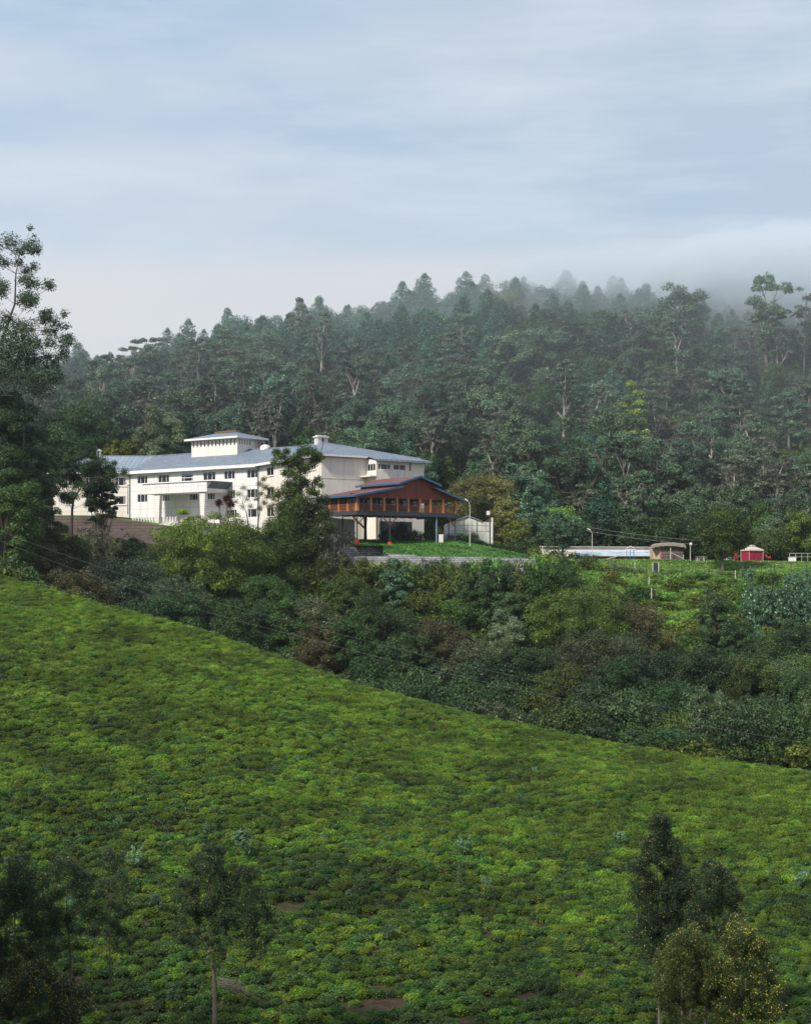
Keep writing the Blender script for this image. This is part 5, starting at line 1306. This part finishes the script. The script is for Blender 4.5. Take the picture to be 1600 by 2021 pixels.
for k, (a_, b_, c_, Y, l_, w_) in enumerate(((820, 1225, 95, 210, 'dark', 'centre of the valley, above the tea ridge'), (1010, 1262, 105, 207, 'dark', 'valley floor below the grey-green bush'), (1110, 1300, 105, 203, 'broad', 'valley floor by the rusty bush'),
        (1240, 1275, 125, 203, 'dark', 'valley floor right of the rusty bush'), (1385, 1262, 120, 206, 'dark', 'valley floor below the dark oval trees'), (1480, 1285, 115, 203, 'broad', 'valley floor towards the right edge'), (1590, 1300, 120, 202, 'dark', 'right edge of the valley floor'), (700, 1190, 100, 214, 'broad', 'valley floor left of its middle'))):
    dome_t(a_, b_, c_, Y, f'full rounded {cn_[l_]} tree on the {w_}', l_, ncl=60, leaf=.17, clr=.15, bot=.12, shape=.9, rough=.8)
# valley thicket: smaller shrubs filling between
lx = [-200, 0, 200, 335, 500, 640, 700, 900, 1050, 1280, 1300, 1600, 1900]
ly = [1075, 1085, 1120, 1110, 1130, 1165, 1180, 1220, 1215, 1290, 1300, 1310, 1320]
n = 0
for Y0 in np.arange(188, 250, 4.6):
    for x0 in np.arange(-.27 * Y0, .27 * Y0, 4.8):
        x, Y = x0 + rng.uniform(-2, 2), Y0 + rng.uniform(-2, 2); px = 800 + F * x / Y
        lim = np.interp(px, lx, ly) + rng.uniform(0, 60); zb = g1(x, Y); ht = rng.uniform(4, 8.5)
        top_y = H - F * (zb + ht) / Y
        if top_y < lim: ht = (H - lim) / F * Y - zb
        if ht < 1.6: continue
        ridge = np.interp(px, RX, RY)
        if H - F * (zb + ht) / Y > ridge + 8: continue
        i = int(rng.choice(4, p=[.44, .14, .27, .15] if Y > 214 else [.78, .06, .10, .06])); pr = PR['shrub'][i]; w = rng.uniform(5.5, 8.5) * min(1, .5 + ht / 8)  # dark-leaved kind favoured near the ridge, its colour standing in for deep shade
        cnm = ('dark green', 'brownish', 'mid green', 'grey-green')[i]
        instance('thicket_shrub', pr, (x, Y, zb), w / 6.1, ht / 4.9, rng.uniform(0, 6.28), f'{cnm} shrub crowded in the shady valley thicket behind the tea ridge', 'shrub', f'{cnm} shrubs of the valley thicket'); n += 1
print('thicket', n)
# green slope below the terraces
n = 0
for Y0 in np.arange(232, 281, 2.7):
    for x0 in np.arange(-.02 * Y0, .26 * Y0, 2.9):
        x, Y = x0 + rng.uniform(-1.2, 1.2), Y0 + rng.uniform(-1.2, 1.2); px = 800 + F * x / Y
        if Y > 250 and px < 1055: continue
        if rng.random() < (.25 if Y < 268 else .45): continue
        zb = g1(x, Y); ht = rng.uniform(.9, 2.9) if Y < 275 else rng.uniform(.5, 1.1)
        pteal = np.clip((px - 1440) / 60, 0, 1) * (Y < 272) * .8
        i = 2 if rng.random() < pteal else int(rng.choice([0, 1, 3], p=[.5, .25, .25])); 
        if Y < 250 and px < 1280: i = int(rng.choice([1, 3, 0], p=[.45, .4, .15]))
        if 1300 < px < 1385 and 246 < Y < 258: i = 0
        if i == 2: ht *= 1.5
        cnm = ('light green', 'olive', 'blue-green', 'mid green')[i]
        instance('slope_bush', PR['bush'][i], (x, Y, zb), rng.uniform(.9, 1.5), ht / 2, rng.uniform(0, 6.28), f'{cnm} low bush on the open slope below the terrace', 'bush', f'{cnm} bushes on the open slope'); n += 1
print('slope', n)
for k, (a_, b_) in enumerate(((1478, 1150), (1500, 1140), (1525, 1148), (1548, 1142), (1572, 1150), (1590, 1160), (1490, 1170), (1540, 1172), (1515, 1165), (1585, 1125), (1560, 1120))):
    plant('sapling', a_, b_, 42, 250 if b_ > 1135 else 262, 'blue-green leafy sapling in the stand below the gazebo tent', 'sapling', 'sapling_tree', group='blue-green saplings below the tent')
# hedge along the court
for k, px in enumerate(range(905, 1062, 9)):
    plant('bush', px, 1066 + 6 * sin(k) + (px - 905) * .10, 20, 281 - .0 * k, 'dark green clump of the clipped hedge right of the pavilion', 'hedge', 'hedge_clump', lm='dark', group='clumps of the clipped hedge')
for px, yt, Y, w in ((915, 1052, 284, 34), (935, 1050, 285, 30), (1045, 1060, 288, 40), (1020, 1062, 287, 40)):
    plant('bush', px, yt, w, Y, 'taller dark bush behind the clipped hedge', 'bush', 'hedge_bush', lm='dark', group='taller bushes behind the hedge')
# bushes rooted along the foot of the stone wall
for k, px in enumerate(range(712, 1060, 13)):
    i = int(rng.choice([0, 1, 3], p=[.4, .2, .4])); Y = 247.5 + rng.uniform(-2, 2.5); zb = g1((px - 800) / F * Y, Y); ht = (H - (1103 + rng.uniform(-3, 16))) / F * Y - zb
    instance('wall_foot_bush', PR['bush'][i], ((px - 800) / F * Y, Y, zb), rng.uniform(.8, 1.3), max(.8, ht) / 2, rng.uniform(0, 6.28), 'leafy bush growing against the foot of the long stone wall', 'bush', 'bushes along the foot of the stone wall')
# plants under the pavilion
for k, (px, yt, w, Y, l_) in enumerate(((757, 1045, 26, 276, 'broad'), (775, 1035, 30, 278, 'dark'), (795, 1028, 30, 279, 'dark'), (815, 1045, 28, 277, 'broad'), (835, 1048, 28, 278, 'broad'), (850, 1030, 26, 281, 'dark'), (805, 1055, 26, 275, 'broad'), (768, 1052, 22, 275, 'light'))):
    plant('bush', px, yt, w, Y, 'shaded leafy plant growing under the pavilion floor', 'plant', 'shade_plant', lm=l_, group='plants under the pavilion')
# lawn
def lawn():
    U, Yg = np.meshgrid(np.linspace(0, 1, 200), np.linspace(0, 1, 90))
    px = 700 + U * 350; Yv = 252.4 + Yg * (26 - 6 * U); X = (px - 800) / F * Yv
    Z = gz(X, Yv) + .06 + .55 * np.abs(np.sin(Yg * 9 + 1.3 * fbm(X / 6, Yv / 6, 3) * 3)) * .45 + fbm(X / 1.3, Yv / 1.3, 4) * .35
    Z = np.where(px < 756, np.maximum(Z, 5.45 * np.clip((262 - Yv) / 6, 0, 1)) * 1.0, Z)
    idx = np.arange(Z.size).reshape(Z.shape)
    Qd = np.stack([idx[:-1, :-1], idx[:-1, 1:], idx[1:, 1:], idx[1:, :-1]], -1).reshape(-1, 4)
    m, nt, b = new_mat('lawn_grass'); g = N(nt, 'ShaderNodeNewGeometry')
    c = mixc(nt, ramp(nt, noise(nt, 1.2, 6, g.outputs['Position'], .7), .38, .62), (.028, .085, .010), (.060, .145, .018))
    nt.links.new(c, b.inputs['Base Color']); b.inputs['Roughness'].default_value = .9
    o = put('lawn', mesh_np('lawn', np.stack([X, Yv, Z], -1).reshape(-1, 3), Qd, m, True)); tag(o, 'bright green uneven lawn below the pavilion', 'lawn', kind='structure')
    # grass tufts on it and on the terrace
    n = 60000
    px = rng.uniform(690, 1060, n); Yv = rng.uniform(252.6, 279, n); X = (px - 800) / F * Yv
    n2 = 150000; px2 = rng.uniform(1050, 1660, n2); Y2 = rng.uniform(240, 300, n2); X2 = (px2 - 800) / F * Y2
    X, Yv = np.concatenate([X, X2]), np.concatenate([Yv, Y2]); keep = fbm(X / 2.5, Yv / 2.5, 8) > -.12
    X, Yv = X[keep], Yv[keep]; Z = gz(X, Yv) + rng.uniform(.03, .4, len(X)) * np.where(Yv > 283, .4, 1)
    c = np.stack([X, Yv, Z], -1); nn = rng.normal(size=c.shape) * .6 + np.array([0, -.4, .6])
    V = leaves(c, nn, .34, .35).reshape(-1, 4, 3); isl = (800 + F * X / Yv) < 1056
    for nm, mk, mt_, lb_ in (('lawn_grass', isl, 'lawnblade', 'deep green uneven grass on the lawn'), ('grass', ~isl, 'light', 'rough light green grass on the terraces')):
        W = V[mk].reshape(-1, 3); o = put(nm, mesh_np(nm, W, np.arange(len(W)).reshape(-1, 4), LM[mt_])); tag(o, lb_, 'grass', kind='stuff')
lawn()

# ------------------------------------------------------------------ scatter (for what nobody could count)
def scatter(name, pts, rot, scl, idx, protos, label, cat, wide=1.0):
    me = bpy.data.meshes.new(name); me.vertices.add(len(pts)); me.vertices.foreach_set('co', np.asarray(pts, np.float32).ravel())
    for nm, tp, a in (('rot', 'FLOAT', rot), ('scl', 'FLOAT', scl), ('idx', 'INT', idx)):
        at = me.attributes.new(nm, tp, 'POINT'); at.data.foreach_set('value', np.asarray(a, np.int32 if tp == 'INT' else np.float32))
    me.update(); o = put(name, me); tag(o, label, cat, kind='stuff')
    ng = bpy.data.node_groups.new(name + '_scatter', 'GeometryNodeTree')
    ng.interface.new_socket('Geometry', in_out='INPUT', socket_type='NodeSocketGeometry'); ng.interface.new_socket('Geometry', in_out='OUTPUT', socket_type='NodeSocketGeometry')
    gi, go = ng.nodes.new('NodeGroupInput'), ng.nodes.new('NodeGroupOutput')
    iop = ng.nodes.new('GeometryNodeInstanceOnPoints'); jn = ng.nodes.new('GeometryNodeJoinGeometry'); L = ng.links
    for p in protos[::-1]:
        oi = ng.nodes.new('GeometryNodeObjectInfo'); oi.inputs['Object'].default_value = p; oi.inputs['As Instance'].default_value = True; oi.transform_space = 'ORIGINAL'
        L.new(oi.outputs['Geometry'], jn.inputs[0])
    L.new(gi.outputs[0], iop.inputs['Points']); L.new(jn.outputs[0], iop.inputs['Instance']); iop.inputs['Pick Instance'].default_value = True
    def attr(nm, tp):
        a = ng.nodes.new('GeometryNodeInputNamedAttribute'); a.data_type = tp; a.inputs['Name'].default_value = nm; return a.outputs['Attribute']
    L.new(attr('idx', 'INT'), iop.inputs['Instance Index'])
    cx_ = ng.nodes.new('ShaderNodeCombineXYZ'); L.new(attr('rot', 'FLOAT'), cx_.inputs[2]); L.new(cx_.outputs[0], iop.inputs['Rotation'])
    vm = ng.nodes.new('ShaderNodeVectorMath'); vm.operation = 'SCALE'; vm.inputs[0].default_value = (wide, 1, 1.1 if wide > 1 else 1); L.new(attr('scl', 'FLOAT'), vm.inputs['Scale']); L.new(vm.outputs[0], iop.inputs['Scale'])
    L.new(iop.outputs[0], go.inputs[0])
    md = o.modifiers.new('scatter', 'NODES'); md.node_group = ng
    return o

# ------------------------------------------------------------------ tea
def tea_mesh(i):
    Vs = []; R = .62
    for k in range(9):
        a = k * 2.4; r = R * .62 * sqrt((k + .3) / 9)
        c = np.array([cos(a) * r, sin(a) * r, .50 + rng.uniform(-.05, .07) - r * .12]); q = rng.uniform(.19, .28)
        Vs.append(clump(c, (q, q, q * .95), 150, .076, up=.5, rough=.6, shell=.7, low=-.35, aspect=.55))
    Vs.append(clump((0, 0, .28), (R * .85, R * .85, .4), 330, .085, up=.4, rough=.7, shell=.75, low=-.5))
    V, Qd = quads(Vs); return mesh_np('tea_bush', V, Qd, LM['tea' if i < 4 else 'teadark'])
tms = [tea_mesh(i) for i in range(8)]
pts = []
th = radians(14); ct_, st_ = cos(th), sin(th)
sp_ = .67
for i in range(-250, 250):
    for j in range(-10, 200):
        a, b_ = i * sp_ * .86 + (j % 2) * .37 * sp_, 55 + j * sp_ * 1.12
        pts.append((a * ct_ - (b_ - 100) * st_, a * st_ + (b_ - 100) * ct_ + 100))
pts = np.array(pts); pts += rng.uniform(-.17, .17, pts.shape) + np.stack([fbm(pts[:, 0] / 14, pts[:, 1] / 14, 1), fbm(pts[:, 0] / 14, pts[:, 1] / 14, 2)], -1) * 3.2
X, Yv = pts[:, 0], pts[:, 1]; px = 800 + F * X / Yv
Yr = np.interp(px, [-400, 0, 800, 1600, 2400], [176, 172, 150, 130, 118])
s_ = (Yv - 80) / (Yr - 80)
gap = fbm(X / 1.5, Yv / 1.5, 31, 2)
keep = (Yv > 58) & (Yv < Yr + 7) & (np.abs(px - 800) < 960) & (gap > np.where(s_ < .5, -.40 + .13 * (1 - np.clip(s_ * 2, 0, 1)), -.45))
X, Yv, px, s_ = X[keep], Yv[keep], px[keep], s_[keep]
Z = gz(X, Yv) - .04; rot = radians(14) + rng.normal(0, .35, len(X)) + pi * rng.integers(0, 2, len(X)); scl = .60 * rng.uniform(.75, 1.25, len(X)) * (1 + .22 * fbm(X / 5, Yv / 5, 12)) * np.where(s_ > .3, 1.12, 1.0); idx = rng.integers(0, 4, len(X)) + 4 * (rng.random(len(X)) < np.clip(.70 - 1.0 * s_ + .8 * fbm(X / 7, Yv / 7, 77), .04, .92))  # dark tea grows likelier downhill, imitating shade by leaf colour
py = H - F * (Z + .5) / Yv
vis = (py < 2015) & (px > 8) & (px < 1592)
order = np.argsort(np.where(vis, Yv, 1e9))[:300]
mask = np.zeros(len(X), bool); mask[order] = True
print('tea', len(X), 'nearest up to', Yv[order].max())
reps = [None] * 8
for i in order:
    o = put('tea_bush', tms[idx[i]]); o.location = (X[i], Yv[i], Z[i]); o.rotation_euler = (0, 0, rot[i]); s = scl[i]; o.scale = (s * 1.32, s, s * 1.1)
    a = 'left' if px[i] < 530 else ('right' if px[i] > 1070 else 'middle')
    tag(o, f'leafy green tea bush near the {a} of the bottom of the tea slope', 'tea bush', f'tea bushes at the bottom of the slope, {a}')
    if reps[idx[i]] is None: reps[idx[i]] = o
rest = ~mask
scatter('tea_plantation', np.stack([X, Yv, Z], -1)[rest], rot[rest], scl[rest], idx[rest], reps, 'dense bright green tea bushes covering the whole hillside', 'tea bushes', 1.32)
# pale weeds among the tea
wp = [(478, 1690, 56), (270, 1712, 46), (1222, 1665, 34), (768, 1852, 34), (915, 1683, 40), (312, 1795, 44), (232, 1628, 24), (408, 1640, 26), (960, 1745, 26), (18, 1710, 30), (1055, 1520, 18), (640, 1650, 22), (870, 1560, 18), (140, 1790, 30), (1580, 1745, 40), (690, 1770, 24), (345, 1975, 40)]
wpos = ['large, left of centre above the forked tree', 'above the slim tree on the left', 'left of the right-hand tree group', 'low in the middle of the tea', 'in the middle of the tea slope', 'between the slim tree and the forked tree', 'small, high on the left slope', 'small, above the largest weed clump',
        'small, right of the middle', 'at the left edge of the tea', 'tiny, high on the slope right of centre', 'small, in the upper middle', 'tiny, in the upper middle right', 'behind the leftmost sapling trees', 'at the right edge of the tea', 'small, below the middle', 'at the foot of the forked tree']
weedp = []
for i in range(3):
    Vs = [];
    for k in range(7):
        a = k * 2.4; r = .35 * sqrt(k / 7); Vs.append(clump((cos(a) * r, sin(a) * r, .75 + rng.uniform(-.2, .25)), (.16, .16, .3), 46, .14, aspect=.3, rough=1.0, shell=.2, low=-.9))
    V, Qd = quads(Vs); weedp.append(mesh_np('weed', V, Qd, LM['weed']))
def ray_ground(px, py, ys=np.arange(62, 172, .25)):
    x = (px - 800) / F * ys; zz = gz(x, ys); row = H - F * zz / ys
    k = np.argmin(np.abs(row - py)); return x[k], ys[k], float(zz[k])
for k, (a_, b_, w) in enumerate(wp):
    x, Y, z = ray_ground(a_, b_ + 15); s = w / F * Y / .95
    o = put('weed_clump', weedp[k % 3]); o.location = (x, Y, z); o.scale = (s, s, s); o.rotation_euler = (0, 0, k * 1.7)
    tag(o, 'pale blue-green weed clump among the tea, ' + wpos[k], 'weed')

# ------------------------------------------------------------------ foreground wattles
def oval(cx, cy, rx, ry, n, r, seed, power=.5, tilt=0.0):
    n = int(n * 1.5)
    q = np.random.default_rng(seed); out = []
    for i in range(n):
        a = q.uniform(0, 2 * pi); d = q.uniform(.03, 1) ** power
        yy = sin(a) * d; xx = cos(a) * d * (1 - .25 * -yy) if yy < 0 else cos(a) * d
        if yy < 0: xx *= (1 - .35 * abs(yy))
        out.append((cx + xx * rx + tilt * yy * rx, cy + yy * ry, q.uniform(.55, 1.15) * r))
    return out
def wattle(px, base, Y, clumps, trunk, label, lm='wattle', bl=.035, dens=.8, leaf=.075, bark=bark_mid, thin=.012, depth=1.0):
    return cluster_tree('wattle_tree', px, Y, base, clumps, trunk, lm, bark, label, leaf=leaf, dens=dens, depth=depth, bl=bl, thin=thin, aspect=.3, rough=1.0, flat=1.1)
cl = oval(410, 1745, 55, 80, 46, 15, 1) + oval(480, 1765, 45, 70, 34, 14, 2) + oval(372, 1800, 38, 60, 20, 12, 3) + oval(515, 1830, 24, 60, 18, 12, 4) + oval(430, 1850, 60, 60, 14, 11, 5)
wattle(424, 2008, 74, cl, [(424, 1960, .10), (423, 1932, .085), (416, 1880, .03), (414, 1800, .02), (412, 1740, .012), (455, 1860, .03), (490, 1790, .02)], 'forked wattle tree with thick dark base at the bottom left of centre', dens=1.1)
cl = oval(222, 1760, 38, 95, 46, 12, 6) + oval(240, 1850, 30, 45, 14, 10, 7)
wattle(217, 1925, 76, cl, [(217, 1880, .03), (217, 1810, .022), (220, 1740, .02), (222, 1690, .012)], 'slim wattle sapling with straight bare stem left of the forked tree', dens=.75)
cl = oval(130, 1790, 75, 100, 70, 16, 8)
wattle(140, 1960, 73, cl, [(140, 1900, .05), (136, 1840, .035), (132, 1780, .02)], 'bushy dark wattle left of the slim sapling', dens=1.0)
cl = oval(30, 1820, 75, 120, 80, 19, 9)
wattle(30, 2040, 71, cl, [(30, 1950, .06), (30, 1880, .04), (30, 1800, .025)], 'broad dark wattle at the left edge', dens=1.0)
cl = oval(75, 1975, 110, 65, 80, 19, 10)
wattle(80, 2100, 68, cl, [(80, 2040, .05), (80, 1990, .03)], 'low dark wattle with yellow tips in the bottom left corner', dens=1.0, bl=.1)
cl = oval(1300, 1735, 55, 125, 110, 15, 11) + oval(1275, 1850, 30, 45, 20, 13, 12)
wattle(1300, 1925, 80, cl, [(1300, 1880, .06), (1298, 1800, .045), (1295, 1700, .03), (1290, 1640, .015)], 'tall dark pointed wattle on the right of the tea slope', dens=1.25, bl=.03)
cl = oval(1345, 1800, 40, 90, 60, 15, 13)
wattle(1345, 1920, 79.3, cl, [(1345, 1860, .05), (1345, 1790, .03)], 'dark feathery wattle between the tall pointed one and the round one', dens=1.2, bl=.0)
cl = oval(1408, 1775, 62, 75, 85, 14, 14)
wattle(1390, 1905, 78, cl, [(1390, 1865, .05), (1391, 1820, .05), (1398, 1770, .03)], 'rounded dark wattle above the two yellow-flowered ones', dens=1.15, bl=.05)
cl = oval(1360, 1925, 70, 95, 100, 15, 15)
wattle(1362, 2060, 71, cl, [(1362, 2000, .06), (1362, 1930, .04)], 'yellow-flowered wattle at the bottom right, left of a pair', dens=1.2, bl=.06, lm='wattle_olive')
cl = oval(1465, 1935, 72, 110, 115, 15, 16)
wattle(1462, 2070, 70.5, cl, [(1462, 2010, .06), (1462, 1930, .04)], 'yellow-flowered wattle at the bottom right, right of a pair', dens=1.25, bl=.08, lm='wattle_olive')
# tall unseen gums, added to shade the foot of the tea slope
for k, (x, Y, hh) in enumerate(((-17, 38, 36), (-25, 44, 38), (-33, 49, 37), (-43, 54, 38), (-53, 60, 38), (-27, 33, 34), (-64, 66, 38), (-12, 28, 34))):
    pr = PR['gum'][k % 3]
    instance('gum_tree', pr, (x, Y, g1(x, Y)), .95, hh / 20, k * 1.3, 'tall unseen gum tree added left of the view to shade the tea slope', 'tree', 'added shade gums beside the viewpoint')
# fallen twigs at the foot of the forked tree
tw_ = MB(); x, Y, z = ray_ground(470, 1975); q = np.random.default_rng(3)
for i in range(46):
    a = np.array([x - .9 + q.uniform(-.2, .2), Y + q.uniform(-.3, .3), z + .9 + q.uniform(-.2, .2)]); b_ = a + np.array([q.uniform(.4, 2.4), q.uniform(-.8, .6), -q.uniform(.5, 1.1)])
    tw_.tube([a, (a + b_) / 2 + np.array([0, 0, .15]), b_], [.010, .008, .004], 3)
solid('brushwood', tw_, bark_mid, 'heap of bare fallen branches leaning by the forked wattle', 'brushwood')

# ------------------------------------------------------------------ undergrowth
n = 9000
Yv = rng.uniform(312, 520, n); X = rng.uniform(-.3, .3, n) * Yv; px = 800 + F * X / Yv
keep = ~((px < 880) & (Yv < 344)) ; X, Yv = X[keep], Yv[keep]
n = 2600; Y2 = rng.uniform(180, 252, n); X2 = rng.uniform(-.3, .3, n) * Y2
X, Yv = np.concatenate([X, X2]), np.concatenate([Yv, Y2])
ug = [put('ground_fern', PR['bush'][1][1]), put('ground_fern', PR['bush'][3][1])]
for k, o in enumerate(ug):
    xx = -30 + k * 6; o.location = (xx, 240, g1(xx, 240)); tag(o, ('olive', 'mid green')[k] + ' low leafy clump at the foot of the valley thicket', 'bush')
scatter('undergrowth', np.stack([X, Yv, gz(X, Yv)], -1), rng.uniform(0, 6.28, len(X)), rng.uniform(.7, 1.6, len(X)), rng.integers(0, 2, len(X)), ug, 'dark leafy undergrowth below the trees', 'undergrowth')

# ------------------------------------------------------------------ haze and mist
def vol(name, me, dens, colr, label, kind='stuff'):
    m = bpy.data.materials.new(name + '_air'); m.use_nodes = True; nt = m.node_tree; nt.nodes.remove(nt.nodes['Principled BSDF'])
    v = N(nt, 'ShaderNodeVolumePrincipled'); v.inputs['Density'].default_value = dens; v.inputs['Color'].default_value = rgb(colr); v.inputs['Anisotropy'].default_value = .08
    nt.links.new(v.outputs[0], nt.nodes['Material Output'].inputs['Volume']); me.materials.append(m)
    o = put(name, me); tag(o, label, name.replace('_', ' '), kind=kind); return o
HZ = .00007
mb = MB(); fr0 = lambda s, n_, z: np.array([s, n_, z]); mb.box(fr0, -1500, 1500, -120, 1320, -130, 125)
me = bpy.data.meshes.new('haze'); me.from_pydata(mb.v, [], mb.f); me.update(); vol('haze', me, HZ, (.78, .88, 1.0), 'thin blue haze over the valley')
def ball(c, r, seed):
    import bmesh
    bm = bmesh.new(); bmesh.ops.create_icosphere(bm, subdivisions=4, radius=1.0)
    for v in bm.verts:
        p = v.co; k = 1 + .9 * float(fbm(p.x * 2.4 + seed, p.y * 2.0 + p.z * 2.6, seed, 4)); v.co = Vector((p.x * r[0] * k, p.y * r[1] * k, p.z * r[2] * k))
    me = bpy.data.meshes.new('mist_bank'); bm.to_mesh(me); bm.free(); return me
for k, (px, py, Y, r, d) in enumerate(((1540, 555, 474, (38, 42, 14), .024), (1480, 565, 478, (28, 36, 9), .022), (1620, 545, 480, (46, 50, 14), .013), (1330, 550, 490, (48, 36, 7), .022), (1180, 540, 500, (42, 26, 5), .014), (1440, 585, 470, (18, 20, 9), .02),
                                       (900, 640, 462, (34, 8, 9), .010), (1560, 660, 440, (34, 16, 18), .008), (1460, 595, 478, (75, 45, 17), .006), (1120, 570, 498, (50, 30, 8), .0018), (900, 760, 450, (330, 125, 90), .0010))):
    c = P(px, py, Y); o = vol('mist_bank', ball(c, r, 3.7 + k * 2.3), d, (.84, .92, 1.0), ('thickest', 'inner', 'outermost right', 'thin middle', 'thin left', 'low', 'faint wispy', 'faint lower', 'broad faint', 'farthest faint', 'very thin all-covering')[k] + ' patch of the mist drifting along the hill crest'); o.location = tuple(c); o['group'] = 'mist over the hill crest'
